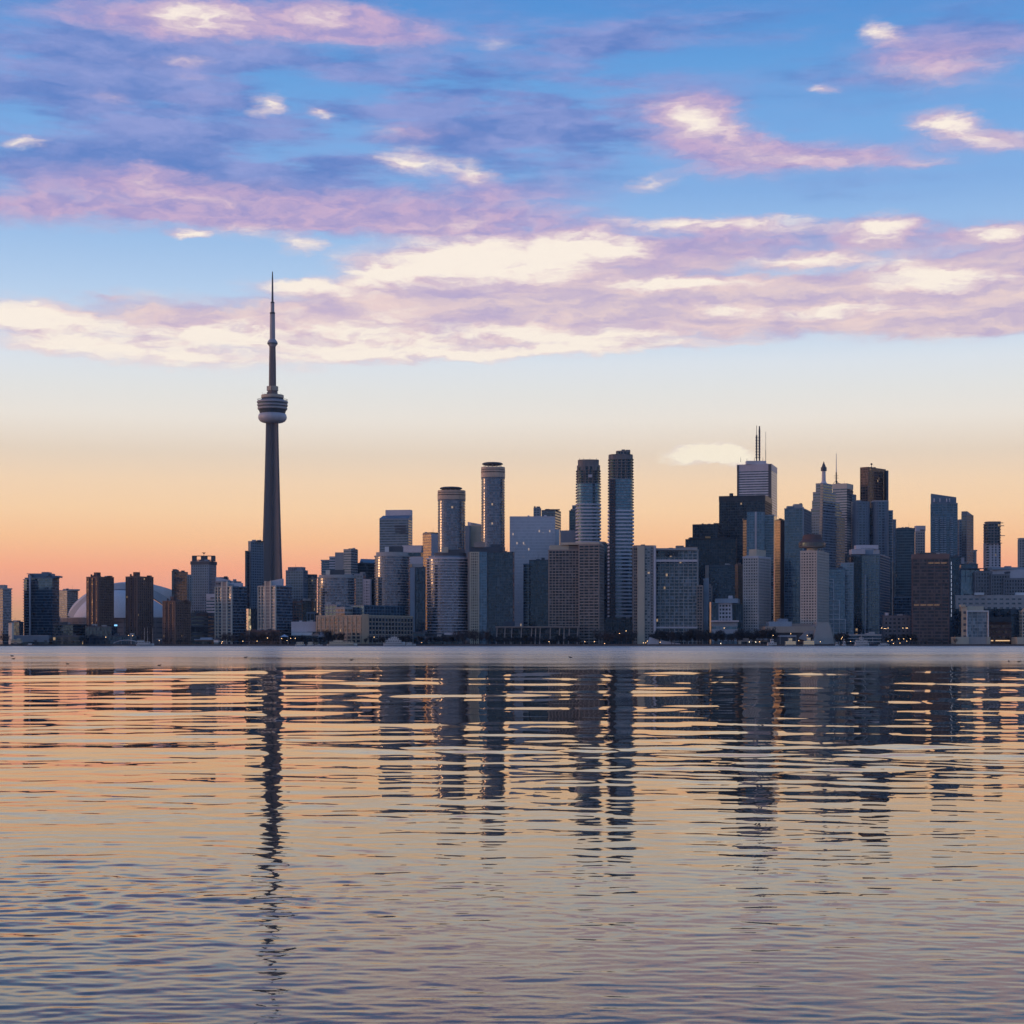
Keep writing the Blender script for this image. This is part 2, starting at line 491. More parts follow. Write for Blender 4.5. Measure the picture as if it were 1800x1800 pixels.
# ------------------------------------------------------------------ water
def build_water():
    rows = [F * CAM_H / p for p in np.concatenate([np.arange(1500, 690, -7.0), np.arange(690, 240, -0.7), np.arange(240, 33, -0.42)])]
    rows += list(np.geomspace(rows[-1] * 1.02, 1962.0, 46))
    d = np.array(rows)
    s = np.linspace(-1, 1, 540)
    core = s[None, :] * (0.37 * d[:, None] + 4.0)
    ext = np.array([1.15, 1.5, 2.2, 3.5, 6.0])
    right = ext[None, :] * (0.37 * d[:, None] + 4.0) + (ext[None, :] - 1) * 120
    X = np.concatenate([-right[:, ::-1], core, right], axis=1)
    Y = np.repeat(d[:, None], X.shape[1], axis=1)
    gap = np.gradient(d)[:, None]
    gapx = (0.37 * d[:, None] + 4.0) * 2 / 540
    Z = np.zeros_like(X)
    rs = np.random.RandomState(5)
    def blotch(scale, seed, ax=1.0):
        q = np.random.RandomState(seed); o = np.zeros_like(X)
        for _ in range(14):
            th = q.uniform(0, 2 * np.pi); k = 2 * np.pi / (scale * q.uniform(.6, 1.8))
            o += np.sin(k * (np.cos(th) * X * ax + np.sin(th) * Y) + q.uniform(0, 6.28))
        return o / math.sqrt(7.0)
    calm = 0.75 + 0.40 * np.tanh(blotch(26, 3, .35)) + 0.22 * blotch(7, 9, .5)
    calm = np.clip(calm, 0.48, 1.7)
    pxm = (d ** 2 / (F * CAM_H))[:, None]            # metres of lake under one photo row
    SY = np.zeros_like(X); W = []
    n = 320
    for i in range(n):
        lam = math.exp(rs.uniform(math.log(0.12), math.log(16.0)))
        th = rs.normal(R(2), R(33)) if lam > 2.0 else rs.normal(R(5), R(36))
        k = 2 * np.pi / lam
        kx, ky = k * math.sin(th), k * math.cos(th)
        wy = 2 * np.pi / max(abs(ky), 1e-6); wx = 2 * np.pi / max(abs(kx), 1e-6)
        damp = np.clip((wy / pxm - 2.6) / 3.0, 0, 1) * np.clip((wx / gapx - 2.2) / 2.0, 0, 1)
        # each distance shows mainly the ripples a few rows to a few dozen rows long
        damp = damp / (1.0 + (wy / (pxm * np.where(Y > 30, 34.0, 26.0))) ** 2)
        W.append((k, kx, ky, damp, rs.uniform(0, 6.28), lam))
    var = sum(dm ** 2 for (_, _, _, dm, _, _) in W) * 0.5
    norm = 1.0 / np.sqrt(np.maximum(var, 1.5))
    target = 0.0235 + 0.002 * np.clip((Y - 30) / 60, 0, 1) + 0.016 * np.clip((24.0 - Y) / 10.0, 0, 1)
    for (k, kx, ky, damp, ph, lam) in W:
        Z += (target * norm * damp / k) * np.sin(kx * X + ky * Y + ph) * (calm if lam < 4 else 0.5 + 0.5 * calm)
    # rings spreading from a bird that has just dived, near the left edge
    for (cx, cy, lam, a0, r0, wd) in ((-4.75, 16.0, 0.36, 0.0016, 0.8, 1.3), (-4.75, 16.0, 0.42, 0.0015, 3.4, 1.3), (-3.9, 13.2, 0.4, 0.0010, 2.2, 1.6)):
        rr = np.hypot(X - cx, Y - cy)
        Z += a0 * np.exp(-((rr - r0) / wd) ** 2) * np.sin(2 * np.pi * rr / lam)
    edge = np.clip((210.0 - Y) / 80.0, 0, 1)
    Z *= edge
    nr, nc = X.shape
    V = np.stack([X, Y, Z], axis=2).reshape(-1, 3).astype(np.float32)
    ii = (np.arange(nr - 1)[:, None] * nc + np.arange(nc - 1)[None, :]).reshape(-1)
    Q = np.stack([ii, ii + 1, ii + nc + 1, ii + nc], axis=1).astype(np.int32)
    me = bpy.data.meshes.new('water')
    me.vertices.add(len(V)); me.vertices.foreach_set('co', V.reshape(-1))
    me.loops.add(Q.size); me.loops.foreach_set('vertex_index', Q.reshape(-1))
    me.polygons.add(len(Q))
    me.polygons.foreach_set('loop_start', np.arange(0, Q.size, 4, dtype=np.int32))
    me.polygons.foreach_set('loop_total', np.full(len(Q), 4, dtype=np.int32))
    me.polygons.foreach_set('use_smooth', np.ones(len(Q), dtype=bool))
    me.update(calc_edges=True)
    m, N, p, out = newmat('lake_water')
    geo = N.n('ShaderNodeNewGeometry')
    pos = geo.outputs['Position']
    x, y, z = N.sep(pos)
    # wind-ruffled water far out, glassy water near the viewer, with an uneven border
    nz = N.noise(N.vmath('MULTIPLY', pos, (0.035, 0.05, 1)), 1.0, 6.0, 0.6).outputs['Fac']
    yy = N.math('ADD', y, N.math('MULTIPLY', N.math('SUBTRACT', nz, 0.5), 130.0))
    ruff = N.smooth(yy, 138.0, 205.0)
    near_r = N.smooth(y, 20.0, 140.0, 0.015, 0.035)
    patch = N.smooth(N.noise(N.vmath('MULTIPLY', pos, (0.006, 0.011, 1)), 1.0, 7.0, 0.65).outputs['Fac'], .3, .7)
    far_r = N.math('ADD', N.smooth(y, 160.0, 700.0, 0.07, 0.20), N.math('MULTIPLY', patch, 0.20))
    rough = N.math('ADD', N.math('MULTIPLY', near_r, N.math('SUBTRACT', 1.0, ruff)), N.math('MULTIPLY', far_r, ruff))
    b1 = N.noise(N.vmath('MULTIPLY', pos, (0.9, 3.6, 1)), 2.2, 4.0, 0.6).outputs['Fac']
    b2 = N.noise(N.vmath('MULTIPLY', pos, (0.25, 1.3, 1)), 1.0, 3.0, 0.6).outputs['Fac']
    hgt = N.math('ADD', b1, N.math('MULTIPLY', b2, 1.2))
    bp = N.n('ShaderNodeBump')
    N.put(bp.inputs['Strength'], N.math('MULTIPLY', N.smooth(y, 9.0, 15.0, 1.0, 0.0), N.math('MULTIPLY_ADD', nz, .8, .3)))
    bp.inputs['Distance'].default_value = 0.004
    N.put(bp.inputs['Height'], hgt)
    # murky brown lake under a mirror surface
    m.node_tree.nodes.remove(p)
    df = N.n('ShaderNodeBsdfDiffuse'); df.inputs['Color'].default_value = (0.07, 0.052, 0.038, 1)
    gl = N.n('ShaderNodeBsdfGlossy'); gl.inputs['Color'].default_value = (1.0, 0.92, 0.84, 1)
    N.put(gl.inputs['Roughness'], rough); N.l.new(bp.outputs[0], gl.inputs['Normal'])
    fz = N.n('ShaderNodeFresnel'); fz.inputs['IOR'].default_value = 1.38; N.l.new(bp.outputs[0], fz.inputs['Normal'])
    mx = N.n('ShaderNodeMixShader')
    N.put(mx.inputs[0], N.math('MULTIPLY', fz.outputs[0], N.math('SUBTRACT', 1.0, N.math('MULTIPLY', ruff, N.math('MULTIPLY_ADD', patch, .22, .22))))); N.l.new(df.outputs[0], mx.inputs[1]); N.l.new(gl.outputs[0], mx.inputs[2])
    N.l.new(mx.outputs[0], out.inputs[0])
    me.materials.append(m)
    o = bpy.data.objects.new('water', me)
    COL.objects.link(o)
    tag(o, 'calm lake rippled near the viewer and wind ruffled by the shore', 'water', kind='structure')
build_water()

# ------------------------------------------------------------------ land and quay
def build_land():
    q = MB()
    xs = np.linspace(-2600, 2600, 90)
    pts = []
    for xx in xs:
        pts.append((xx, 1965.0 + 3.0 * math.sin(xx * .013) + 4.0 * math.sin(xx * .0041 + 1)))
    top = [(px, py, LAND) for px, py in pts]
    bot = [(px, py - .6, -2.0) for px, py in pts]
    n = len(pts)
    q.poly(top + bot, [(n + i, n + i + 1, i + 1, i) for i in range(n - 1)])
    m = plain((0.045, 0.043, 0.045), 0.85)
    o = q.build('seawall', m)
    tag(o, 'low dark stone quay wall running along the whole waterfront', 'quay wall', kind='structure')
    g = MB()
    far = [(px * 1.9, 6000.0, LAND) for px, py in pts]
    g.poly(top + far, [(i, i + 1, n + i + 1, n + i) for i in range(n - 1)])
    o = g.build('ground', wall((0.06, 0.058, 0.055), 0.9))
    tag(o, 'flat dark city ground behind the quay wall', 'ground', kind='structure')
build_land()

# ------------------------------------------------------------------ towers
link_ = link
class S:
    """facade: storey height, share of the solid band, how far band and piers stand proud, pier spacing and width"""
    def __init__(s, w, g, fh=3.4, br=.3, bo=.2, ps=0, pw=.8, po=.3, roof=None):
        s.w, s.g, s.fh, s.br, s.bo, s.ps, s.pw, s.po, s.roof = w, g, fh, br, bo, ps, pw, po, roof or w

def section(root, poly, z0, z1, st, maxp=34, back=False, piers=True, bandname='floor_band'):
    L = root.location
    made = []
    def link(*a): made.append(link_(*a))
    loc0 = [(p[0] - L.x, p[1] - L.y) for p in poly]
    n = max(1, int(round((z1 - z0) / st.fh)))
    h = (z1 - z0) / n
    gh = h * (1 - st.br)
    gm = prism('window_band', loc0, gh)
    bm = prism(bandname, offset(loc0, st.bo), h - gh)
    for i in range(n):
        link('window_band', gm, st.g, root, (0, 0, z0 + i * h - L.z))
        link(bandname, bm, st.w, root, (0, 0, z0 + i * h + gh - L.z))
    if st.ps and piers:
        for i in range(len(loc0)):
            a, b = loc0[i], loc0[(i + 1) % len(loc0)]
            dx, dy = b[0] - a[0], b[1] - a[1]
            ln = math.hypot(dx, dy)
            if ln < 2: continue
            nx, ny = dy / ln, -dx / ln
            if ny > 0.25 and not back: continue
            k = max(1, int(round(ln / st.ps)))
            k = min(k, maxp)
            ux, uy = dx / ln, dy / ln
            w = st.pw; po = st.po + 0.0
            pr = prism('pier', [(-ux * w / 2 + nx * -0.2, -uy * w / 2 + ny * -0.2), (-ux * w / 2 + nx * po, -uy * w / 2 + ny * po),
                                (ux * w / 2 + nx * po, uy * w / 2 + ny * po), (ux * w / 2 - nx * .2, uy * w / 2 - ny * .2)], z1 - z0 - 0.02)
            for q in range(k + 1):
                t = min(max(q / k, w * .5 / ln), 1 - w * .5 / ln)
                link('pier', pr, st.w, root, (a[0] + dx * t, a[1] + dy * t, z0 - L.z + 0.01))
    return made

def wing(root, name, poly, z0, z1, st, **kw):
    """a storeyed block of a building as one part whose storeys are its sub-parts"""
    made = section(root, poly, z0, z1, st, **kw)
    w = solid(root, name, offset(poly, -.35), z0, z1 - .05, st.g)
    for o in made:
        o.parent = w
        o.location = o.location - w.location
    return w

def centre(poly):
    return (sum(p[0] for p in poly) / len(poly), sum(p[1] for p in poly) / len(poly))

def solid(root, name, poly, z0, z1, mat, label=None, tz=None):
    L = root.location
    pl = [(p[0] - L.x, p[1] - L.y) for p in poly]
    h = [t - z0 for t in tz] if tz else z1 - z0
    o = link(name, prism(name, pl, h), mat, root, (0, 0, z0 - L.z))
    if label: o['label'] = label
    return o

def T(name, label, x0, xc, x1, ytop, Y, st, a=25, depth=32, yb=None, poly=None, cat='tower', group=None, roof=True, low=None):
    P = poly or quad(x0, xc, x1, Y, a, depth)
    c = centre(P)
    root = thing(name, label, cat, (c[0], c[1], LAND), group)
    z1 = WZ(ytop, Y)
    z0 = LAND
    if yb:
        z0 = WZ(yb, Y)
        solid(root, 'lower_wall', P, LAND, z0, low or st.g)
    section(root, P, z0, z1, st)
    if roof:
        roof_of[root.name] = solid(root, 'roof', offset(P, st.bo + .08), z1, z1 + .8, st.roof)
    if roof: rooftop_plant(root, P, st)
    root_info[root.name] = (P, Y, z1 + (.8 if roof else 0), a)
    return root
RQ = random.Random(21)
def rooftop_plant(root, P, st):
    r = roof_of[root.name]
    c = centre(P); L = root.location
    for _ in range(RQ.choice((2, 3, 3, 4))):
        q = P[RQ.randrange(len(P))]; t = RQ.uniform(.15, .7)
        x, y = c[0] + (q[0] - c[0]) * t - L.x, c[1] + (q[1] - c[1]) * t - L.y
        w, dd, h = RQ.uniform(1.2, 3.2), RQ.uniform(1.2, 3), RQ.uniform(1.0, 2.8)
        MB().box(-w, w, -dd, dd, .75, .8 + h).build('plant_unit', RQ.choice((conc, dgrey, st.w)), r, (x, y, 0))
    if RQ.random() < .5:
        q = P[RQ.randrange(len(P))]; t = RQ.uniform(.1, .6)
        MB().tube((0, 0, .7), (0, 0, RQ.uniform(5, 10)), .16, .08, 5).build('aerial', dmetal, r, (c[0] + (q[0] - c[0]) * t - L.x, c[1] + (q[1] - c[1]) * t - L.y, 0))
root_info = {}
roof_of = {}
def onto_roof(root, o):
    r = roof_of.get(root.name)
    if r is not None:
        o.parent = r
        o.location = o.location - r.location
    return o

def top(root, name, x0, x1, ytop, mat, dy=4.0, depth=12.0, frac=None, z0=None, ybot=None, label=None, a=None):
    """a block standing on the roof: penthouse, plant room, parapet piece"""
    P, Y, zr, aa = root_info[root.name]
    Yb = Y + dy
    pl = quad(x0, (x0 + (x1 - x0) * frac) if frac else None, x1, Yb, a if a is not None else aa, depth)
    zb = zr if z0 is None else z0
    if ybot is not None: zb = WZ(ybot, Yb)
    o = solid(root, name, pl, zb, WZ(ytop, Yb), mat, label)
    return onto_roof(root, o) if z0 is None else o

def stack(root, x0, xc, x1, ytop, ybot, Y, st, a=25, depth=32, poly=None, roof=True):
    """a further storeyed block of the same building"""
    P = poly or quad(x0, xc, x1, Y, a, depth)
    z0, z1 = (WZ(ybot, Y) if ybot else LAND), WZ(ytop, Y)
    wing(root, 'wing', P, z0, z1, st)
    if roof: solid(root, 'roof', offset(P, st.bo + .08), z1, z1 + .8, st.roof)
    return P

def mast(root, name, px, ytop, ybot, Y, r0, r1, mat, parts=1):
    L = root.location
    X = WX(px, Y)
    m = MB().tube((X - L.x, Y - L.y, WZ(ybot, Y) - L.z), (X - L.x, Y - L.y, WZ(ytop, Y) - L.z), r0, r1, 8)
    return onto_roof(root, m.build(name, mat, root))

# wall colours
brick = wall((0.185, 0.108, 0.080)); brick2 = wall((0.105, 0.062, 0.056)); beige = wall((0.40, 0.32, 0.24)); sand = wall((0.50, 0.42, 0.31))
cream = wall((0.62, 0.54, 0.44)); white = wall((0.68, 0.66, 0.65)); conc = wall((0.37, 0.345, 0.33)); lilac = wall((0.54, 0.50, 0.52))
dgrey = wall((0.075, 0.08, 0.09)); navyw = wall((0.018, 0.042, 0.070), .45); bluew = wall((0.09, 0.155, 0.215), .5); tealw = wall((0.05, 0.075, 0.10), .5)
steel = wall((0.26, 0.32, 0.38), .5); rust = wall((0.20, 0.11, 0.08)); greyb = wall((0.18, 0.225, 0.28), .55); taupe = wall((0.29, 0.235, 0.205))
fresh = wall((0.20, 0.18, 0.175)); gold = wall((0.58, 0.38, 0.18), .6); black = wall((0.006, 0.017, 0.029), .45)  # gold: low sunset light put into the wall colour
metalw = plain((0.45, 0.45, 0.47), .35, .8); dmetal = plain((0.06, 0.06, 0.07), .5, .4)
# glass
g_navy = glass((0.003, 0.018, 0.036), refl=1.65, curtain=.15, ccol=(.06, .09, .12)); g_blue = glass((0.010, 0.036, 0.066), refl=1.9, curtain=.2, ccol=(.10, .12, .15))
g_teal = glass((0.010, 0.026, 0.036), refl=1.6, curtain=.15, ccol=(.06, .09, .11)); g_grey = glass((0.035, 0.045, 0.06), refl=1.8, curtain=.3)
g_sky = glass((0.03, 0.065, 0.10), refl=2.2, curtain=.25, ccol=(.16, .18, .22)); g_dark = glass((0.008, 0.009, 0.013), refl=1.45, curtain=.2)
g_brown = glass((0.02, 0.014, 0.012), refl=1.5, curtain=.3, ccol=(.16, .11, .08), lit=.006, tint=(1., .9, .8)); g_silver = glass((0.46, 0.43, 0.46), refl=2.2, rough=.25, curtain=.05, ccol=(.5, .47, .47), lit=.010, var=.08, tilt=.01, frame=(.34, .32, .35), pane=1.8)
g_sunlit = glass((0.12, 0.08, 0.04), refl=1.8, rough=.32, curtain=.2, ccol=(.3, .2, .1), lit=.0, tint=(1., .85, .65))  # golden sunset glint put into the glass colour and tint
g_black = glass((0.001, 0.010, 0.022), refl=1.5, curtain=.08, ccol=(.05, .06, .08), lit=.004)
g_round = glass((0.016, 0.045, 0.075), tint=(.78, .88, 1.), refl=2.0, rough=.15, curtain=.3, ccol=(.17, .17, .19), tilt=.05)
g_lit = glass((0.10, 0.08, 0.05), tint=(1., .9, .8), refl=1.5, curtain=.4, ccol=(.35, .28, .2), lit=.35, pane=1.6)
S_brick = S(brick, g_brown, 3.0, .42, .15, 3.4, 1.5, .35); S_brickd = S(wall((.085, .06, .062)), g_dark, 3.0, .42, .15, 3.6, 1.5, .35)
S_whitegrid = S(cream, g_dark, 3.7, .24, 1.2, 10, .9, 1.3, cream)
S_balc = S(conc, g_round, 3.3, .22, .9); S_balcw = S(lilac, g_round, 3.4, .26, 1.1)
S_navy = S(navyw, g_navy, 3.8, .16, .12, 4.5, .4, .22); S_black = S(black, g_black, 4.0, .22, .1, 3.2, .5, .22)
S_blue = S(bluew, g_blue, 3.4, .17, .25); S_teal = S(tealw, g_teal, 3.8, .2, .15); S_greyg = S(greyb, g_grey, 3.8, .34, .12, 4.0, .7, .22)
S_conc = S(conc, g_dark, 3.4, .45, .15, 3.3, 1.3, .3); S_lilac = S(lilac, g_grey, 3.6, .5, .15); S_silver = S(wall((.52, .49, .52), .5), g_silver, 4.2, .10, .05)
S_build = S(wall((.22, .24, .28)), g_sky, 3.5, .2, 1.4); S_buildlow = S(wall((.52, .52, .57)), g_blue, 4.4, .46, 1.5); S_bare = S(fresh, g_black, 3.3, .24, 1.4, 7.5, .8, .3)
S_beige = S(taupe, g_dark, 3.4, .30, .9, 4.2, .6, .7); S_hotel = S(conc, glass((.012, .02, .032), pane=2.3, refl=1.7, curtain=.35, ccol=(.16, .19, .24), lit=.004), 3.8, .20, .6, 5.6, .6, .7)
S_slab = S(wall((.50, .43, .39)), g_dark, 3.5, .55, .2, 3.0, 1.2, .3); S_rust = S(rust, g_brown, 4.0, .30, .15, 4.4, .9, .35)
S_sky = S(steel, g_sky, 3.6, .2, .2)
# ------------------------------------------------------------------ left end of the waterfront
b = T('apartment_tower', 'dark apartment tower cut by the left edge of the photo', -30, 5, 20, 1035, 2060, S_balc, a=55, depth=30)
top(b, 'penthouse', -25, 8, 1028, conc); top(b, 'plant_room', 8, 15, 1034, conc, dy=8)
b = T('concrete_silo', 'narrow cream concrete silo at the far left', 15, 21, 24, 1096, 2010, S(cream, cream, 30, .5, .05), a=50, depth=8, cat='silo')
top(b, 'roof_cap', 15.5, 22.5, 1094, conc, dy=1, depth=5)
b = T('office_block', 'low dark office block beside the cream silo', 22, 34, 41, 1094, 2030, S_navy, a=30, cat='building')
top(b, 'parapet', 24, 35, 1092.5, navyw)
b = T('warehouse', 'long low blue grey warehouse behind the cream silo', 22, 86, 92, 1118, 2006, S(bluew, g_teal, 12, .72, .1), a=8, depth=26, cat='building', roof=False)
solid(b, 'roof', quad(20, 84, 90, 2006, 8, 28), WZ(1118, 2006), WZ(1116.5, 2006), greyb)
b = T('boat_shed', 'small cream boat shed on the quay at the far left', 19, 37, 39, 1127, 1985, S(sand, g_dark, 5, .7, .1), a=8, depth=10, cat='shed')
solid(b, 'door', quad(24, None, 30, 1984.6, depth=.3), LAND, WZ(1128.5, 1984.6), taupe)

b = T('condominium_tower', 'blue glass apartment tower left of the white dome', 44, 92, 104, 1016, 2120, S_blue, a=12, depth=40)
for (x0, x1, yt) in ((54, 91, 1008), (73, 85, 1005.5), (90, 104, 1012), (49, 56, 1010)):
    top(b, 'penthouse', x0, x1, yt, bluew, dy=3 + (x1 - x0) * .12, depth=16)
P = quad(42, 47, 51, 2116, 30, 10); section(b, P, LAND, WZ(1018, 2116), S(greyb, g_navy, 3.3, .25, .9), piers=False, bandname='balcony_slab')
solid(b, 'vertical_fin', quad(51, None, 52.5, 2115, depth=5), LAND, WZ(1008.5, 2115), lilac); solid(b, 'roof_canopy', quad(47, None, 56, 2114, depth=8), WZ(1009, 2114), WZ(1008, 2114), bluew)
b = T('apartment_tower', 'grey apartment tower with curved crown peeping out left of the dome', 103, 118, 137, 1038, 2760, S_balc, a=40, yb=1100)
solid(b, 'crown', roundp(108, 138, 2764, 20, 2.4, 8), WZ(1038, 2764), WZ(1035.5, 2764), conc)

# ------------------------------------------------------------------ domed stadium
def stadium():
    Y = 2420.0
    k = Y / F
    cx = WX(218, Y); cy = Y + 110
    root = thing('domed_stadium', 'white domed stadium behind the three brown brick towers', 'stadium', (cx, cy, LAND))
    rw = wall((0.62, 0.53, 0.49), .7); rg = wall((0.42, 0.36, 0.33), .7); rp = wall((0.68, 0.60, 0.58), .7); seam = plain((0.05, 0.05, 0.06), .7)
    # concrete drum
    P = [(cx + 111 * math.cos(t) - 1, cy + 108 * math.sin(t)) for t in np.linspace(0, 2 * math.pi, 49)[:-1]]
    zb = WZ(1086, Y)
    section(root, P, LAND, zb, S(wall((.17, .14, .135)), wall((.10, .085, .085)), 7.2, .72, .3, 14, 1.2, .5), maxp=1)
    solid(root, 'eave_ring', offset(P, 1.0), zb, zb + 1.2, conc)
    def arc(x0, x1, yb, ya, yy, power, skew=0.0, n=48):
        out = []
        for i in range(n + 1):
            t = math.pi * i / n
            u = -math.cos(t)
            px = (x0 + x1) / 2 + (x1 - x0) / 2 * u + skew * math.sin(t)
            out.append((WX(px, Y) - root.location.x, yy - root.location.y + 40 * u * u, WZ(yb, Y) + (WZ(ya, Y) - WZ(yb, Y)) * math.sin(t) ** power - root.location.z))
        return out
    def loft(name, arcs, mat, label):
        V = [p for a in arcs for p in a]; w = len(arcs[0]); Fc = []
        for j in range(len(arcs) - 1):
            for i in range(w - 1): Fc.append((j * w + i, j * w + i + 1, (j + 1) * w + i + 1, (j + 1) * w + i))
        link(name, raw_mesh(name, V, Fc, None, True), mat, root)['label'] = label
    a1 = arc(88, 357, 1079, 1020, Y + 62, 1.6, -12)
    a2 = arc(90, 300, 1080, 1023, Y + 48, 1.6, 8)
    a3 = arc(106, 292, 1086, 1034.6, Y + 30, 1.6, 4); a3b = arc(108, 290, 1086, 1036, Y + 29, 1.6, 4)
    back = arc(100, 345, 1082, 1026, Y + 170, 1.6, -8)
    loft('roof_panel', [back, a1], rw, 'rear barrel of the dome roof')
    loft('roof_panel', [a1, a2], rw, 'outermost pale arched roof panel, highest of the dome')
    loft('roof_panel', [a2, a3], rg, 'grey arched roof panel in the middle')
    loft('roof_seam', [a3, a3b], seam, 'dark seam between the roof panels')
    # the quarter dome nearest the lake
    V, Fc = [], []
    n, m = 40, 14
    x0, x1 = 108, 292
    for j in range(m + 1):
        ph = (math.pi / 2) * j / m
        for i in range(n + 1):
            t = math.pi * i / n
            px = (x0 + x1) / 2 - (x1 - x0) / 2 * math.cos(t)
            X = WX(px, Y)
            rr = math.sin(t) ** .9
            z = WZ(1086, Y) + (WZ(1036, Y) - WZ(1086, Y)) * math.sin(t) ** 1.6 * math.sin(ph) ** .9
            u_ = math.cos(t); yy = Y + 29 + 40 * u_ * u_ - 34 * rr * math.cos(ph)
            V.append((X - root.location.x, yy - root.location.y, z - root.location.z))
    for j in range(m):
        for i in range(n):
            Fc.append((j * (n + 1) + i, j * (n + 1) + i + 1, (j + 1) * (n + 1) + i + 1, (j + 1) * (n + 1) + i))
    o = link('roof_panel', raw_mesh('roof_panel', V, Fc, None, True), rp, root); o['label'] = 'pale quarter dome panel nearest the water'
    for xx in (92, 101):
        solid(root, 'corner_block', quad(xx - 10, None, xx, Y - 3, depth=16), LAND, WZ(1078 + (xx - 92) * .6, Y), wall((.20, .165, .155)))
stadium()

# ------------------------------------------------------------------ three brown brick towers
def brown_tower(label, x0, xc, x1, yt, Y):
    root = T('brick_tower', label, x0, xc, x1, yt, Y, S_brick, a=32, group='brown brick apartment towers')
    w = x1 - x0
    P = root_info[root.name][0]
    top(root, 'elevator_tower', x0 + w * .27, x0 + w * .52, yt - 8.5, brick2, frac=.45, depth=8)
    top(root, 'chimney', x0 + w * .15, x0 + w * .20, yt - 5, brick2, depth=2.5)
    top(root, 'roof_shed', x0 + w * .76, x0 + w * .90, yt - 2.5, brick2, dy=9, depth=8)
    C = P[1]
    L = root.location
    for t in (.33, .66):       # dark recessed balcony strips up the left face
        A = P[0]
        q = (A[0] + (C[0] - A[0]) * t, A[1] + (C[1] - A[1]) * t - .6)
        MB().box(-1.1, 1.1, -.35, .3, 0, WZ(yt, Y) - LAND - 1).build('balcony_shaft', brick2, root, (q[0] - L.x, q[1] - L.y, 0))
    MB().box(-.8, .8, -.8, .8, 0, WZ(yt, Y) - LAND + .4).build('corner_pier', rust, root, (C[0] - L.x, C[1] - L.y - .2, 0))
    return root
brown_tower('brown brick apartment tower in front of the left half of the dome', 152, 172, 200, 1014.5, 2060)
brown_tower('brown brick apartment tower in front of the middle of the dome', 221, 241, 269.5, 1014, 2070)
brown_tower('shorter brown brick apartment tower at the right foot of the dome', 286, 308, 335, 1057, 2050)

b = T('office_tower', 'dark grey tower just right of the dome', 302, 306, 330, 1004.5, 2260, S_navy, a=15, yb=1065)
stack(b, 329, 333, 337, 1011, 1065, 2275, S_conc, a=30)
b = T('apartment_tower', 'tower with open crown frame and rooftop dish behind the brown towers', 336, 367, 380, 987, 2360, S(greyb, g_grey, 3.6, .4, .1, 3.4, 1.2, .3), a=14, yb=1075)
solid(b, 'cornice', offset(root_info[b.name][0], .9), WZ(992, 2360), WZ(986.5, 2360), dgrey)
for (x0, x1) in ((337.3, 344), (353, 363), (371, 377)):
    top(b, 'crown_pier', x0, x1, 977.3, dgrey, dy=5, depth=9)
top(b, 'crown_beam', 337.3, 377, 976.6, dgrey, dy=5.5, depth=8, ybot=977.6); top(b, 'crown_rail', 337.3, 377, 983.8, dgrey, dy=5.5, depth=8, ybot=985)
P_, Y_, z_, a_ = root_info[b.name]
MB().tube((0, 0, 0), (0, 0, 4.0), .35).lathe([(0.2, 3.6), (2.6, 5.4), (2.7, 5.5), (.3, 4.2)], n=14).build('satellite_dish', dmetal, b, (WX(355, Y_ + 8) - b.location.x, 8, WZ(977, Y_) - LAND))
b = T('office_block', 'grey block with a sloping roof beside the open crowned tower', 379, 400, 424, 1022, 2300, S_greyg, a=30, yb=1060, cat='building')
solid(b, 'sloping_roof', quad(379, None, 412, 2310, depth=18), WZ(1022, 2310), WZ(1015, 2310), lilac, tz=[WZ(1014, 2310), WZ(1022, 2310), WZ(1022, 2310), WZ(1014, 2310)])
top(b, 'plant_room', 380, 399.5, 1014.5, greyb, dy=14); top(b, 'dark_vent', 393.5, 399.5, 1013, black, dy=12, depth=4)
b = T('office_block', 'small office block banded in white and grey', 363, 379, 381, 1053, 2200, S(lilac, g_blue, 3.8, .5, .2), a=12, yb=1085, cat='building', depth=20)
solid(b, 'roof_screen', offset(root_info[b.name][0], .4), WZ(1053, 2200), WZ(1044, 2200), lilac)
b = T('office_block', 'plain grey blue block left of the white banded block', 349, 360, 364, 1056, 2690, S_greyg, a=20, yb=1082, cat='building')
b = T('apartment_block', 'low cream walled block between brown tower and grey blue block', 338, 345, 350, 1063, 2700, S(cream, g_brown, 3.4, .5, .1), a=30, yb=1085, cat='building', depth=14)
b = T('parking_structure', 'broad low blue parking block right of the shortest brown tower', 334, 366, 381, 1079, 2110, S(tealw, g_teal, 4.6, .66, .15), a=15, cat='building', depth=40)
solid(b, 'rust_panel', quad(345, None, 365, 2104, depth=.5), WZ(1083, 2104), WZ(1078, 2104), brick2)
for i in range(4):
    solid(b, 'dark_opening', quad(336 + i * 8, None, 342.5 + i * 8, 2103.2, depth=.5), WZ(1111, 2103), WZ(1102, 2103), black)

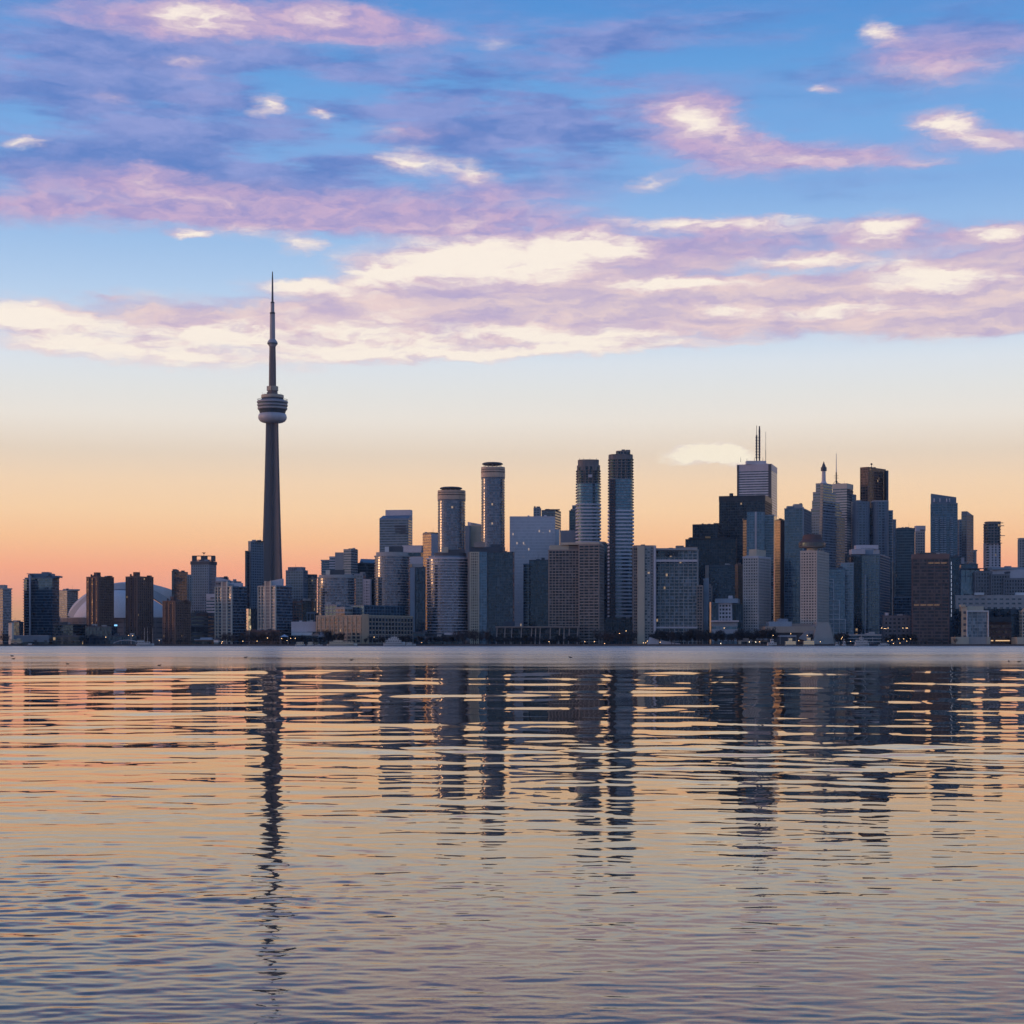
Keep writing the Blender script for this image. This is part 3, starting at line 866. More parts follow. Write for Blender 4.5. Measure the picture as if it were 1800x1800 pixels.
# ------------------------------------------------------------------ twin condominium towers with the white grids
def grid_twin(label, x0, xc, x1, yt, Y, slope):
    root = T('condominium_tower', label, x0, xc, x1, yt, Y, S(greyb, g_round, 3.6, .26, .5), a=33, group='twin condominium towers with white gridded sides')
    P = root_info[root.name][0]
    L = root.location
    # white balcony frames on the left face
    A, C = P[0], P[1]
    ux, uy = (C[0] - A[0]), (C[1] - A[1]); ln = math.hypot(ux, uy); ux /= ln; uy /= ln
    nx, ny = uy, -ux
    z1 = WZ(yt, Y); nfl = int((z1 - LAND) / 3.7); h = (z1 - LAND) / nfl
    slab = prism('balcony_slab', [(0, 0), (nx * 1.5, ny * 1.5), (ux * ln + nx * 1.5, uy * ln + ny * 1.5), (ux * ln, uy * ln)], .75)
    for i in range(nfl):
        link('balcony_slab', slab, cream, root, (A[0] - L.x, A[1] - L.y, (i + 1) * h - .6))
    for t, w in ((.0, .5), (.18, .4), (.42, .9), (.72, .9), (1.0, .7)):
        pr = prism('balcony_pier', [(-ux * w, -uy * w), (-ux * w + nx * 1.7, -uy * w + ny * 1.7), (ux * w + nx * 1.7, uy * w + ny * 1.7), (ux * w, uy * w)], z1 - LAND + (6 if t in (.42, .72) else .2))
        link('balcony_pier', pr, cream, root, (A[0] + ux * ln * t - L.x, A[1] + uy * ln * t - L.y, 0))
    w = .13 * ln
    pr = prism('stair_shaft', [(-ux * w, -uy * w), (-ux * w + nx * 1.2, -uy * w + ny * 1.2), (ux * w + nx * 1.2, uy * w + ny * 1.2), (ux * w, uy * w)], z1 - LAND + 5.5)
    link('stair_shaft', pr, taupe, root, (A[0] + ux * ln * .57 - L.x, A[1] + uy * ln * .57 - L.y, 0))
    if slope:
        q = quad(x0 + 11, None, x0 + 19, Y + 8, depth=12); solid(root, 'penthouse', q, z1, WZ(1021.5, Y), cream)
        q = quad(x0 + 19, None, x0 + 41, Y + 8, depth=14)
        zt = [WZ(1021, Y), WZ(1016.5, Y), WZ(1016.5, Y), WZ(1021, Y)]
        solid(root, 'sloping_roof', q, z1, z1 + 4, lilac, tz=zt)
    else:
        q = quad(x0 + 12, None, x0 + 22, Y + 8, depth=12); solid(root, 'penthouse', q, z1, WZ(1023, Y), cream)
        q = quad(x0 + 22, None, x0 + 45, Y + 9, depth=12); solid(root, 'penthouse', q, z1, WZ(1024, Y), lilac)
        q = quad(x0 + 27, None, x0 + 31, Y + 10, depth=4); solid(root, 'roof_vent', q, WZ(1024, Y), WZ(1021, Y), conc)
    return root
grid_twin('white gridded condominium tower left of the tall needle tower', 379.5, 408, 433, 1031, 2070, False)
grid_twin('white gridded condominium tower with sloping roof before the needle tower', 455, 485, 513, 1030, 2060, True)

b = T('condominium_tower', 'slim tall grey apartment tower touching the needle tower on its left', 436.5, 441, 463, 952, 2420, S(greyb, g_grey, 3.5, .4, .12, 3.2, 1.1, .3), a=40, yb=1070)
stack(b, 431, 434, 438, 969, 1070, 2412, S_navy, a=12); top(b, 'parapet_screen', 437, 462, 951, dgrey, dy=6)

# ------------------------------------------------------------------ the needle tower
def needle():
    Y = 2600.0; k = Y / F
    X = WX(479, Y)
    root = thing('observation_tower', 'very tall concrete needle tower with round pod and antenna', 'tower', (X, Y, LAND))
    cc = wall((0.165, 0.135, 0.125), .8); lt = wall((0.34, 0.33, 0.35), .6); dk = wall((0.05, 0.05, 0.06), .6); cr = wall((0.44, 0.37, 0.28), .55)
    wt = wall((0.46, 0.45, 0.48), .5)
    def z(py): return WZ(py, Y) - LAND
    # three-legged tapering shaft
    lev = [(1136, 33, 11), (1100, 25.5, 10), (1060, 20.6, 9.2), (1020, 18.4, 8.8), (960, 16.3, 8.2), (900, 14.4, 7.7), (840, 12.7, 7.2), (790, 11.4, 6.8), (742, 10.5, 6.4), (690, 9.2, 6.2)]
    V, Fc = [], []
    for (py, rl, rc) in lev:
        rl *= k * 1.08; rc *= k
        for leg in range(3):
            th = R(-90 + 60 + 120 * leg)           # legs to the right front, back, left front
            w = rc * .52
            for (r, s) in ((rl, -w * .62), (rl, w * .62)):
                V.append((r * math.cos(th) - s * math.sin(th), r * math.sin(th) + s * math.cos(th), z(py)))
            tv = th + R(36); V.append((rc * .92 * math.cos(tv), rc * .92 * math.sin(tv), z(py)))
            tv = th + R(84); V.append((rc * .92 * math.cos(tv), rc * .92 * math.sin(tv), z(py)))
    n = 12
    for j in range(len(lev) - 1):
        for i in range(n):
            Fc.append((j * n + i, j * n + (i + 1) % n, (j + 1) * n + (i + 1) % n, (j + 1) * n + i))
    sh = link('shaft', raw_mesh('shaft', V, Fc), cc, root)
    el = MB(); pts = []
    for (py, rl, rc) in lev[:9]:
        yv = -rc * k * .80; pts += [(-1.5 * k, yv + 1, z(py)), (-1.5 * k, yv - 2.2, z(py)), (1.5 * k, yv - 2.2, z(py)), (1.5 * k, yv + 1, z(py))]
    el.poly(pts, [(j * 4 + q, j * 4 + q + 1, j * 4 + q + 5, j * 4 + q + 4) for j in range(8) for q in range(3)])
    el.build('shaded_elevator_strip', g_dark if False else dk, sh)  # dark colour puts the front valley's shade into the elevator strip
    rib = wall((.19, .155, .14), .85)
    for (s_, leg) in ((1, 0), (-1, 2)):
        th = R(-90 + 60 + 120 * leg); m_ = MB(); pts = []
        for (py, rl, rc) in lev[:9]:
            r_ = rl * k * 1.09; cx_, cy_ = r_ * math.cos(th), r_ * math.sin(th)
            for (dx, dy) in ((-.7, .6), (-.7, -.7), (.7, -.7), (.7, .6)): pts.append((cx_ + dx, cy_ + dy, z(py)))
        m_.poly(pts, [(j * 4 + q, j * 4 + (q + 1) % 4, (j + 1) * 4 + (q + 1) % 4, (j + 1) * 4 + q) for j in range(8) for q in range(4)])
        m_.build('leg_rib', rib, sh)
    def lathe(name, prof, mat, smooth=False, n=40):
        return MB().lathe([(r * k, z(py)) for r, py in prof], n=n).build(name, mat, root, smooth=smooth)
    lathe('radome', [(10.5, 744), (18, 742.5), (22, 740.5), (24.5, 737), (25.2, 733.5), (24.5, 730), (23, 727.5), (20, 726.5), (11, 726)], wt, True)
    lathe('lower_deck_windows', [(22, 727), (23.5, 722.5), (25, 720)], g_dark)
    lathe('lower_deck', [(24, 720.8), (26, 719.6), (26, 716.6), (24, 716.2)], conc)
    lathe('deck_windows', [(25, 716.4), (25, 714.6)], g_dark)
    lathe('observation_deck', [(25, 714.8), (26.6, 714), (26.8, 711.4), (25, 711)], lt)
    lathe('restaurant_windows', [(25.8, 711.4), (26, 708.6)], g_navy)
    lathe('upper_deck', [(25.5, 708.8), (27.2, 708.2), (27.2, 705.8), (22, 703.8), (20, 703)], lt)
    ring = MB()
    for i in range(28):
        t = 2 * math.pi * i / 28
        ring.tube((20 * k * math.cos(t), 20 * k * math.sin(t), z(705)), (26.6 * k * math.cos(t), 26.6 * k * math.sin(t), z(702.6)), .22, n=4)
        t2 = 2 * math.pi * (i + 1) / 28
        ring.tube((26.6 * k * math.cos(t), 26.6 * k * math.sin(t), z(702.6)), (26.6 * k * math.cos(t2), 26.6 * k * math.sin(t2), z(702.6)), .22, n=4)
    ring.build('deck_railing', dmetal, root)
    lathe('pod_drum', [(20, 704.5), (19, 700)], dk); lathe('pod_crown', [(19, 700), (19.8, 699.5), (19.8, 694.8), (18, 694.4), (8, 694)], cr)
    for i in range(10):
        t = 2 * math.pi * (i + .3) / 10
        MB().tube((0, 0, 0), (0, 0, 1.8 + (i % 3)), .18, n=4).build('roof_aerial', dmetal, root, (17 * k * math.cos(t), 17 * k * math.sin(t), z(694.4)))
    lathe('neck', [(8.8, 695), (8.8, 686)], cc, n=12)
    for i in range(6):
        t = R(-90 + 30 + 60 * i)
        c, s = math.cos(t), math.sin(t)
        w = 4.2 * k; r0, r1 = 6 * k, 9.6 * k
        pts = []
        for zz in (z(687), z(679.4)):
            for (r, q) in ((r0, -w), (r1, -w), (r1, w), (r0, w)):
                pts.append((r * c - q * s, r * s + q * c, zz))
        m = MB().poly(pts, [(0, 1, 5, 4), (1, 2, 6, 5), (2, 3, 7, 6), (3, 0, 4, 7), (4, 5, 6, 7), (3, 2, 1, 0)])
        m.build('equipment_box', cr, root)
    lathe('upper_shaft', [(6.6, 690), (6.1, 640), (5.5, 609)], cc, n=6)
    lathe('sky_pod', [(5.5, 609.5), (7.8, 606), (9.0, 604.2), (9.0, 602), (7.6, 599.5), (5.2, 596.5)], lt)
    lathe('sky_pod_windows', [(9.05, 605), (9.15, 604.4), (9.1, 603.4)], g_navy)
    lathe('antenna_base', [(4.9, 597), (4.4, 552)], lt, n=12); lathe('antenna_collar', [(4.6, 552.4), (4.7, 549.2), (3.4, 549)], dk, n=12)
    lathe('antenna_sleeve', [(3.4, 549.2), (3.2, 533)], lt, n=12); lathe('antenna_collar', [(3.5, 533.4), (3.5, 531), (1.8, 530.5)], dk, n=12)
    lathe('antenna_mast', [(1.9, 531), (1.5, 508), (1.3, 489)], dgrey, n=8)
    lathe('antenna_tip', [(1.25, 489.4), (.8, 477.5)], dk, n=6)
needle()

# ------------------------------------------------------------------ between the needle and the dark slab
b = T('office_tower', 'grey glass tower with rounded crown right of the needle tower', 502.5, 533, 541, 1003, 2320, S(greyb, g_grey, 3.6, .3, .15, 3.4, .6, .25), a=14, yb=1060)
solid(b, 'crown', quad(506, 531, 537, 2322, 14, 20), WZ(1003, 2322), WZ(996.5, 2322), greyb)
for i in range(8): solid(b, 'crown_fin', quad(507.5 + i * 3.1, None, 508.3 + i * 3.1, 2320 - .2 + i * .8, depth=1), WZ(1003, 2320), WZ(997, 2320), dgrey)
b = T('office_block', 'narrow block of beige windows in the gap right of the crowned grey tower', 540, 551, 557, 1017, 2340, S(taupe, glass((.09, .08, .06), pane=1.6, curtain=.5, ccol=(.34, .29, .22), lit=.03), 3.6, .45, .1), a=20, yb=1060, cat='building')
top(b, 'plant_room', 540, 556, 1009.5, navyw, dy=6)
b = T('office_block', 'low dark brown office block right of the sloping roofed condominium', 511, 531, 534, 1058, 2200, S(brick2, g_navy, 3.8, .3, .1, 4, .5, .2), a=8, yb=1094, cat='building')
b = T('office_block', 'windowless looking navy block beside the grey portal building', 532, 548, 550, 1057, 2190, S_black, a=8, yb=1094, cat='building')
b = T('portal_building', 'small grey building with an open portal frame', 539, 553, 560, 1079, 2150, S_teal, a=20, cat='building', depth=18)
for x in (539.2, 544.5, 552): solid(b, 'frame_post', quad(x, None, x + 1.4, 2143, depth=1.4), LAND, WZ(1076, 2143), greyb)
solid(b, 'frame_beam', quad(538.5, None, 556, 2142.5, depth=2), WZ(1078.5, 2142), WZ(1075.5, 2142), greyb)
b = T('exhibition_hall', 'plain lilac grey hall above a white strip, left of the beige warehouse', 512, None, 555, 1094, 2060, S(lilac, lilac, 20, .5, .05), depth=40, yb=1111, cat='building', low=g_navy)
solid(b, 'white_fascia', quad(512, None, 549, 2056, depth=3), WZ(1117, 2056), WZ(1111.5, 2056), white)
b = T('pavilion', 'small flat roofed pavilion at the left foot of the beige warehouse', 549, 560, 572, 1115, 2004, S(greyb, g_grey, 6, .3, .5), a=25, cat='building', depth=14)
solid(b, 'flat_roof', quad(540, None, 568, 2001, depth=16), WZ(1111.5, 2001), WZ(1110.4, 2001), dgrey)

b = T('apartment_tower', 'curved glass tower with a sunlit vertical strip above the beige warehouse', 556, None, 622, 1015, 2120, S_balc, poly=roundp(556, 622, 2120, 40, 2.6, 20), yb=1086)
solid(b, 'parapet', roundp(558, 620, 2121, 40, 2.6, 19), WZ(1015, 2120), WZ(1010, 2120), conc)
top(b, 'penthouse', 579, 604, 1001.5, dgrey, dy=10, ybot=1010); top(b, 'roof_block', 572.5, 580, 1002, cream, dy=8, ybot=1010)
top(b, 'penthouse', 604, 618, 1009, conc, dy=14, ybot=1012)
b = T('stepped_tower', 'grey concrete tower rising in steps above the curved glass tower', 604, 617, 629, 966, 2420, S(conc, g_grey, 3.6, .55, .12), a=22, yb=1020)
stack(b, 589, None, 605, 972, 1020, 2425, S(conc, conc, 9, .5, .05)); stack(b, 579, None, 590, 979, 1020, 2428, S_lilac)
stack(b, 565, None, 580, 985, 1020, 2432, S(conc, g_blue, 3.6, .3, .8)); top(b, 'parapet', 605, 627, 965.3, conc, dy=6)
b = T('office_tower', 'teal glass tower with a gabled roof', 629, 646, 659, 990, 2440, S_teal, a=22, yb=1030)
P_ = root_info[b.name][0]
solid(b, 'gable_roof', quad(632, None, 659, 2446, depth=20), WZ(990, 2446), WZ(981, 2446), bluew, tz=[WZ(989, 2446), WZ(990, 2446), WZ(982, 2446), WZ(981, 2446)])
b = T('office_tower', 'slim grey tower behind the curved glass tower, with punched white annex', 622, 638, 643, 1010, 2250, S_greyg, a=15, yb=1075)
stack(b, 639, 651, 653, 1019, 1075, 2242, S(lilac, g_dark, 3.6, .5, .1, 3.3, 1.5, .25), a=10); stack(b, 650, 656, 660, 1016, 1075, 2250, S_black, a=20)
top(b, 'plant_room', 626, 642, 1008, greyb)

# ------------------------------------------------------------------ beige warehouse terminal
def terminal():
    Y = 2012
    P = quad(556, 642, 727, Y, 34, 60)
    c = centre(P)
    root = thing('terminal_building', 'beige art deco warehouse terminal with glass storeys on its roof', 'building', (c[0], c[1], LAND))
    L = root.location
    zt = WZ(1083, Y)
    solid(root, 'wall', P, LAND, zt, wall((.43, .335, .235)))
    solid(root, 'cornice', offset(P, .5), zt, zt + 1.4, wall((.46, .37, .27)))
    A, C, B = P[0], P[1], P[2]
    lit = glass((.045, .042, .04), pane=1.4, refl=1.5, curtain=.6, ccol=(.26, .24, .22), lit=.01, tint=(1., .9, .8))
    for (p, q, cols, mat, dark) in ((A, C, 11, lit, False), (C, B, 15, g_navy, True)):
        ux, uy = q[0] - p[0], q[1] - p[1]; ln = math.hypot(ux, uy); ux /= ln; uy /= ln; nx, ny = uy, -ux
        sp = ln / cols
        rows = 7 if not dark else 6
        hh = (zt - LAND - 3) / rows
        w = sp * (.31 if not dark else .36)
        if not dark:
            win = prism('window', [(-ux * w - nx * .2, -uy * w - ny * .2), (-ux * w + nx * .12, -uy * w + ny * .12), (ux * w + nx * .12, uy * w + ny * .12), (ux * w - nx * .2, uy * w - ny * .2)], hh * .62)
            for i in range(cols):
                for j in range(rows):
                    m = mat
                    if i in (8, 9) and j < 3 or i == 10 and j < 4: m = g_black
                    me = win if m is mat else win.copy()
                    if m is not mat: me.materials.clear()
                    link('window', me, m, root, (p[0] + ux * sp * (i + .5) - L.x, p[1] + uy * sp * (i + .5) - L.y, 2.2 + j * hh))
        else:
            win = prism('window_bay', [(-ux * w - nx * .2, -uy * w - ny * .2), (-ux * w + nx * .12, -uy * w + ny * .12), (ux * w + nx * .12, uy * w + ny * .12), (ux * w - nx * .2, uy * w - ny * .2)], hh * .7)
            for i in range(cols):
                for j in range(rows):
                    link('window_bay', win, mat, root, (p[0] + ux * sp * (i + .5) - L.x, p[1] + uy * sp * (i + .5) - L.y, 2.2 + j * hh))
        pl = prism('pilaster', [(-ux * .7, -uy * .7), (-ux * .7 + nx * .7, -uy * .7 + ny * .7), (ux * .7 + nx * .7, uy * .7 + ny * .7), (ux * .7, uy * .7)], zt - LAND - .2)
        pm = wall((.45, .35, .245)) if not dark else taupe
        for i in range(cols + 1):
            t = min(max(i * sp, .8), ln - .8)
            link('pilaster', pl, pm, root, (p[0] + ux * t - L.x, p[1] + uy * t - L.y, 0))
        sc = prism('string_course', [(0, 0), (nx * .55, ny * .55), (ux * ln + nx * .55, uy * ln + ny * .55), (ux * ln, uy * ln)], .8)
        link('string_course', sc, pm, root, (p[0] - L.x, p[1] - L.y, 9.0))
    # corner block
    MB().box(-4, 4, -1.2, 3, 0, zt - LAND + 2.2).build('corner_tower', wall((.45, .34, .225)), root, (C[0] - L.x, C[1] - L.y, 0))
    st = S(greyb, g_grey, 4.2, .25, .3, 6, .5, .3)
    stack(root, 571, 592, 598, 1064, 1082, Y + 26, st, a=34, depth=22)
    stack(root, 590, 606, 620, 1068, 1082, Y + 16, S(conc, lit, 4.4, .4, .3), a=34, depth=18)
    stack(root, 607, 640, 712, 1064.5, 1082, Y + 20, S(bluew, g_blue, 4.4, .16, .2, 5.5, .4, .25), a=34)
    for x in (573, 590): solid(root, 'plant_room', quad(x, None, x + 9, Y + 34, depth=7), WZ(1064, Y + 34), WZ(1058.5, Y + 34), conc)
terminal()
# ------------------------------------------------------------------ centre left
b = T('apartment_tower', 'curved glass tower with a warm sunlit left edge below the chamfered tower', 657, None, 716, 977, 2150, S_balc, poly=roundp(657, 718, 2150, 40, 2.5, 20), yb=1084)
solid(b, 'parapet', roundp(659, 716, 2151, 40, 2.5, 19), WZ(977, 2150), WZ(970, 2150), conc)
top(b, 'penthouse', 682, 708, 960.5, dgrey, dy=9, ybot=970); top(b, 'roof_block', 676.5, 683.5, 961, white, dy=6, ybot=970)
b = T('office_tower', 'grey blue tower with chamfered sloping top and taller slab behind', 667, 718, 724, 912, 2480, S(greyb, g_grey, 3.7, .42, .08), a=12, yb=985, depth=30)
A, C, B, D = root_info[b.name][0]
z1 = WZ(912, 2480)
solid(b, 'sloping_roof', [A, C, B, D], z1, z1, bluew, tz=[z1 + 1, z1 + 1, WZ(904, 2480), WZ(904, 2480)])
solid(b, 'rear_slab', quad(677.5, 722, 725, 2500, 8, 12), WZ(985, 2500), WZ(896, 2500), lilac)
for i in range(3): solid(b, 'louvre_panel', quad(693 + i, None, 713, 2471, depth=.4), WZ(926.5 + i * 5, 2471), WZ(923.5 + i * 5, 2471), dgrey)
b = T('office_block', 'horizontally banded white and black office block', 707, 740, 744, 968, 2300, S(lilac, g_navy, 8.5, .3, .2), a=10, yb=1010, cat='building')
solid(b, 'roof_screen', quad(707, 741, 744, 2302, 10, 20), WZ(968, 2302), WZ(958.5, 2302), lilac)
solid(b, 'pale_band', quad(716, None, 743.5, 2296, depth=1), WZ(992, 2296), WZ(980, 2296), lilac)
b = T('office_tower', 'tower with a warm sunlit orange left face between two glass towers', 743, 758, 772, 938, 2380, S(wall((.42, .27, .18), .5), g_sunlit, 3.8, .42, .1), a=42, yb=1010)  # warm sunlight of the left face put into the wall colour
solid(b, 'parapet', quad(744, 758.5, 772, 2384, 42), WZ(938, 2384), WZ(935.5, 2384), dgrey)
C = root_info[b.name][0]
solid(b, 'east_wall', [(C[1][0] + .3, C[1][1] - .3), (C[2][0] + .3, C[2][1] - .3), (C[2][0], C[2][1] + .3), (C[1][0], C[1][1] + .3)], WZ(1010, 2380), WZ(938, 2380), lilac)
b = T('apartment_tower', 'slim navy slab tower with one grey edge, left of the banded curved tower', 721, 730, 748, 998, 2090, S_navy, a=55)
solid(b, 'grey_side', quad(720.7, None, 729, 2087, depth=3), LAND, WZ(997.5, 2087), greyb); top(b, 'penthouse', 721, 743, 991, conc, depth=10); top(b, 'orange_roof_block', 721, 724, 991.5, wall((.6, .35, .18)), dy=2, depth=2)  # small orange block at the left end of the penthouse

def disc_tower(label, x0, x1, yt, Y, ycrown, dx0, dx1, ydisc, yb):
    b = T('condominium_tower', label, x0, None, x1, ycrown, Y, S(wall((.16, .19, .23), .5), g_round, 3.5, .24, .3), poly=roundp(x0, x1, Y, 48, 3.0), yb=yb, group='glass towers crowned with a floating disc')
    P = root_info[b.name][0]; Lc = b.location
    cw = wall((.54, .38, .27), .5)  # orange sunset light put into the crown colour all the way round
    h = ycrown - yt
    for (f0, f1, d, m) in ((0, .09, -1.0, dgrey), (.09, .50, .6, cw), (.50, .58, -.8, dgrey), (.58, .74, .7, cw), (.74, .80, -.6, dgrey), (.80, 1.0, .5, cw)):
        solid(b, 'crown_band', offset(P, d), WZ(ycrown - h * f0, Y), WZ(ycrown - h * f1, Y), m)
    r = (dx1 - dx0) / 2 / F * Y
    cx = WX((dx0 + dx1) / 2, Y) - Lc.x; cy = (x1 - x0) / 2 / F * Y + Y - Lc.y
    zt = WZ(ydisc, Y + r) - LAND; zb = WZ(ydisc + 5, Y) - LAND
    MB().lathe([(r * .75, zb), (r, zb + 1.3), (r * .97, zb + 2.6), (r * .8, zb + 3.4)], cx, cy, 40).build('floating_disc', dgrey, b)
    for i in range(12):
        t = 2 * math.pi * i / 12
        MB().tube((cx + r * .82 * math.cos(t), cy + r * .82 * math.sin(t), WZ(yt, Y) - LAND), (cx + r * .82 * math.cos(t), cy + r * .82 * math.sin(t), zb + 1), .35).build('disc_post', conc, b)
    return b
disc_tower('shorter rounded glass tower with a floating disc on top', 769, 817, 861, 2300, 879, 772, 812, 854, 975)
disc_tower('tallest rounded glass tower with orange lit crown band and floating disc', 846, 887, 820, 2260, 840, 847, 884, 811, 975)
b = T('apartment_tower', 'wide curved tower lined with white balcony bands, in front of the shorter disc tower', 749, None, 822, 981, 2110, S_balcw, poly=roundp(749, 824, 2110, 44, 2.3, 24))
solid(b, 'upper_storey', roundp(752, 819, 2112, 40, 2.3, 21), WZ(981, 2110), WZ(976.5, 2110), greyb)
solid(b, 'upper_storey', roundp(762, 819, 2114, 40, 2.3, 19), WZ(976.5, 2110), WZ(971, 2110), dgrey)
top(b, 'penthouse', 775.5, 787.5, 961.5, sand, dy=8, ybot=972); top(b, 'penthouse', 788, 817, 966, dgrey, dy=10, ybot=972)
solid(b, 'podium', roundp(745, 828, 2098, 40, 3, 30), LAND, WZ(1113, 2098), dgrey)
b = T('office_tower', 'beige panelled tower with a slanted roofline between the two disc towers', 826.5, 846, 850, 924, 2420, S(sand, sand, 6, .4, .06), a=10, yb=980)
solid(b, 'slanted_parapet', quad(822, 848, 851, 2424, 8), WZ(924, 2424), WZ(920, 2424), lilac, tz=[WZ(917, 2424), WZ(922, 2424), WZ(922, 2424), WZ(917, 2424)])
solid(b, 'west_wall', quad(817, 825, 827, 2415, 10), WZ(980, 2415), WZ(924, 2415), greyb)
b = T('apartment_tower', 'dark navy apartment block with a cream gridded strip at its left corner', 855, 902, 904, 971, 2100, S(navyw, g_navy, 3.3, .2, .1, 5, .4, .15), a=9)
solid(b, 'west_wing', quad(822, None, 857, 2104, depth=30), LAND, WZ(970, 2104), taupe)
stack(b, 826, None, 842, 970, None, 2101, S(sand, g_dark, 3.2, .45, .1, 3.0, 1.3, .3), depth=6, roof=False)
stack(b, 842, None, 856, 970, None, 2102, S(bluew, g_sky, 3.2, .2, .1, 3.2, .5, .2), depth=6, roof=False)
solid(b, 'roof_storey', quad(826, 884, 888, 2112, 9), WZ(971, 2112), WZ(961, 2112), navyw)
top(b, 'plant_room', 833, 852, 953, taupe, dy=14, ybot=962, a=5); top(b, 'plant_room', 862, 880, 957, navyw, dy=16, ybot=962)

b = T('office_tower', 'broad silver slab tower with a few lit windows', 896, None, 976, 909, 2420, S_silver, depth=38, yb=None)
stack(b, 976, 983, 985, 931, None, 2422, S_silver, a=5, depth=36)
top(b, 'parapet', 896.3, 975.6, 907.6, lilac, dy=1, depth=20)
b = T('office_tower', 'small dark block peeping over the left part of the silver slab', 938, 949, 951, 893.5, 2700, S_greyg, a=10, yb=915); top(b, 'roof_vent', 941, 945, 892, conc, depth=4)
b = T('office_tower', 'dark grey block behind the right shoulder of the silver slab', 952, 976, 986, 897, 2640, S(dgrey, g_grey, 4, .4, .1), a=14, yb=935); top(b, 'penthouse', 958, 984, 895, dgrey, depth=12)
b = T('office_block', 'flat grey block right of the silver slab', 985, 1020, 1041, 933, 2360, S(greyb, greyb, 8, .4, .06), a=12, yb=965, cat='building')
solid(b, 'stair_tower', quad(1012, 1027, 1031, 2354, 10, 12), WZ(965, 2354), WZ(928, 2354), greyb)
b = T('office_tower', 'dark tower half hidden behind the left unfinished tower', 1000.5, 1012, 1016, 898, 2560, S_teal, a=15, yb=940); stack(b, 1006, 1013, 1016, 889, 900, 2563, S_greyg, a=10)

def rising(label, x0, x1, ytop, yskel, ygl, Y, yb, sq):
    """concrete tower still under construction: bare storeys above, glass and balcony slabs below"""
    pl = roundp(x0 + 1.5, x1 - 1.5, Y, 40, sq)
    b = T('unfinished_tower', label, x0, None, x1, ygl, Y, S_build, poly=pl, yb=885 if x0 < 1060 else 896, roof=False, low=g_black, group='unfinished twin towers with jagged balcony slabs')
    for o in b.children:
        if o.name.startswith('lower_wall'): o.scale = (.97, .97, 1)
    ys = 885 if x0 < 1060 else 896
    section(b, pl, WZ(yb, Y) if yb else LAND, WZ(ys, Y), S_buildlow)
    section(b, offset(pl, -.6), WZ(ygl, Y), WZ(yskel, Y), S(fresh, g_black, 3.6, .22, 1.7, 9, .8, .4), maxp=3, bandname='bare_slab')
    return b
b = rising('unfinished tower with bare concrete top, left of the unfinished pair', 1013, 1057, 808, 826, 849, 2230, 957, 3.2)
q = roundp(1015.5, 1055, 2233, 32, 3.4); section(b, q, WZ(826, 2233), WZ(817, 2233), S(fresh, g_black, 5.2, .3, .3, 8, 1.2, .5), bandname='bare_slab')
q = roundp(1017, 1053, 2235, 32, 3.4); section(b, q, WZ(817, 2235), WZ(807.5, 2235), S(fresh, fresh, 6.5, .25, .5, 6, .8, .4), bandname='bare_slab')
for x in (1019, 1026, 1037, 1049): mast(b, 'rebar_post', x, 805.5, 809, 2240, .3, .2, dmetal)
solid(b, 'tarpaulin', quad(1034, None, 1041, 2227.5, depth=.4), WZ(839, 2227), WZ(834, 2227), lilac)
b = rising('taller unfinished tower with stepped concrete crown, right of the unfinished pair', 1070, 1115, 791, 806, 841, 2150, None, 3.4)
q = roundp(1071.5, 1113, 2153, 32, 3.4); section(b, q, WZ(806, 2153), WZ(798, 2153), S(fresh, fresh, 5, .25, .4, 7, .8, .4), bandname='bare_slab')
q = roundp(1084, 1108, 2158, 24, 3.6); section(b, q, WZ(798, 2158), WZ(792, 2158), S(fresh, g_black, 4, .4, .3, 5, .8, .4), bandname='bare_slab')
solid(b, 'core_wall', quad(1100, None, 1108, 2164, depth=6), WZ(798, 2164), WZ(790.5, 2164), fresh); solid(b, 'core_wall', quad(1093, None, 1099, 2164, depth=6), WZ(792, 2164), WZ(790, 2164), fresh)
P = quad(1072, None, 1081, 2147, depth=3); wing(b, 'hoist_shaft', P, LAND, WZ(842, 2147), S(brick2, g_black, 3.3, .3, .2, 2.4, .5, .3), bandname='hoist_landing')

# ------------------------------------------------------------------ hotels on the central quay
b = T('apartment_tower', 'plain navy block between the dark apartment block and the brown hotel', 930, 965, 968, 985, 2130, S(navyw, g_navy, 3.5, .14, .06), a=9)
stack(b, 920, 930, 932, 992, None, 2128, S(bluew, g_navy, 3.5, .2, .1), a=15)
b = T('office_tower', 'dark sliver of a tower between the brown hotel and the unfinished tower', 1055, 1068, 1073, 956, 2190, S_navy, a=10)
b = T('hotel_tower', 'brown concrete hotel tower with a taller slab on its right', 965, 1018, 1020, 967, 2070, S_beige, a=9, depth=30)
stack(b, 1018, 1053, 1061, 957, None, 2056, S(taupe, g_dark, 3.4, .36, .7, 5.5, .6, .8), a=14, depth=26)
solid(b, 'roof_storey', quad(967, None, 1000, 2076, depth=18), WZ(967, 2076), WZ(958.5, 2076), sand); solid(b, 'roof_storey', quad(1000, None, 1019, 2077, depth=18), WZ(967, 2077), WZ(959, 2077), taupe)
solid(b, 'parapet', quad(986, 1053, 1060, 2066, 10), WZ(957, 2066), WZ(953, 2066), sand)
b = T('hotel_podium', 'low wide podium with slanted pale pilasters under the brown hotel', 872, 1017, 1019, 1103, 2036, S(dgrey, g_dark, 6.5, .22, .4), a=4, cat='building', depth=34)
L = b.location
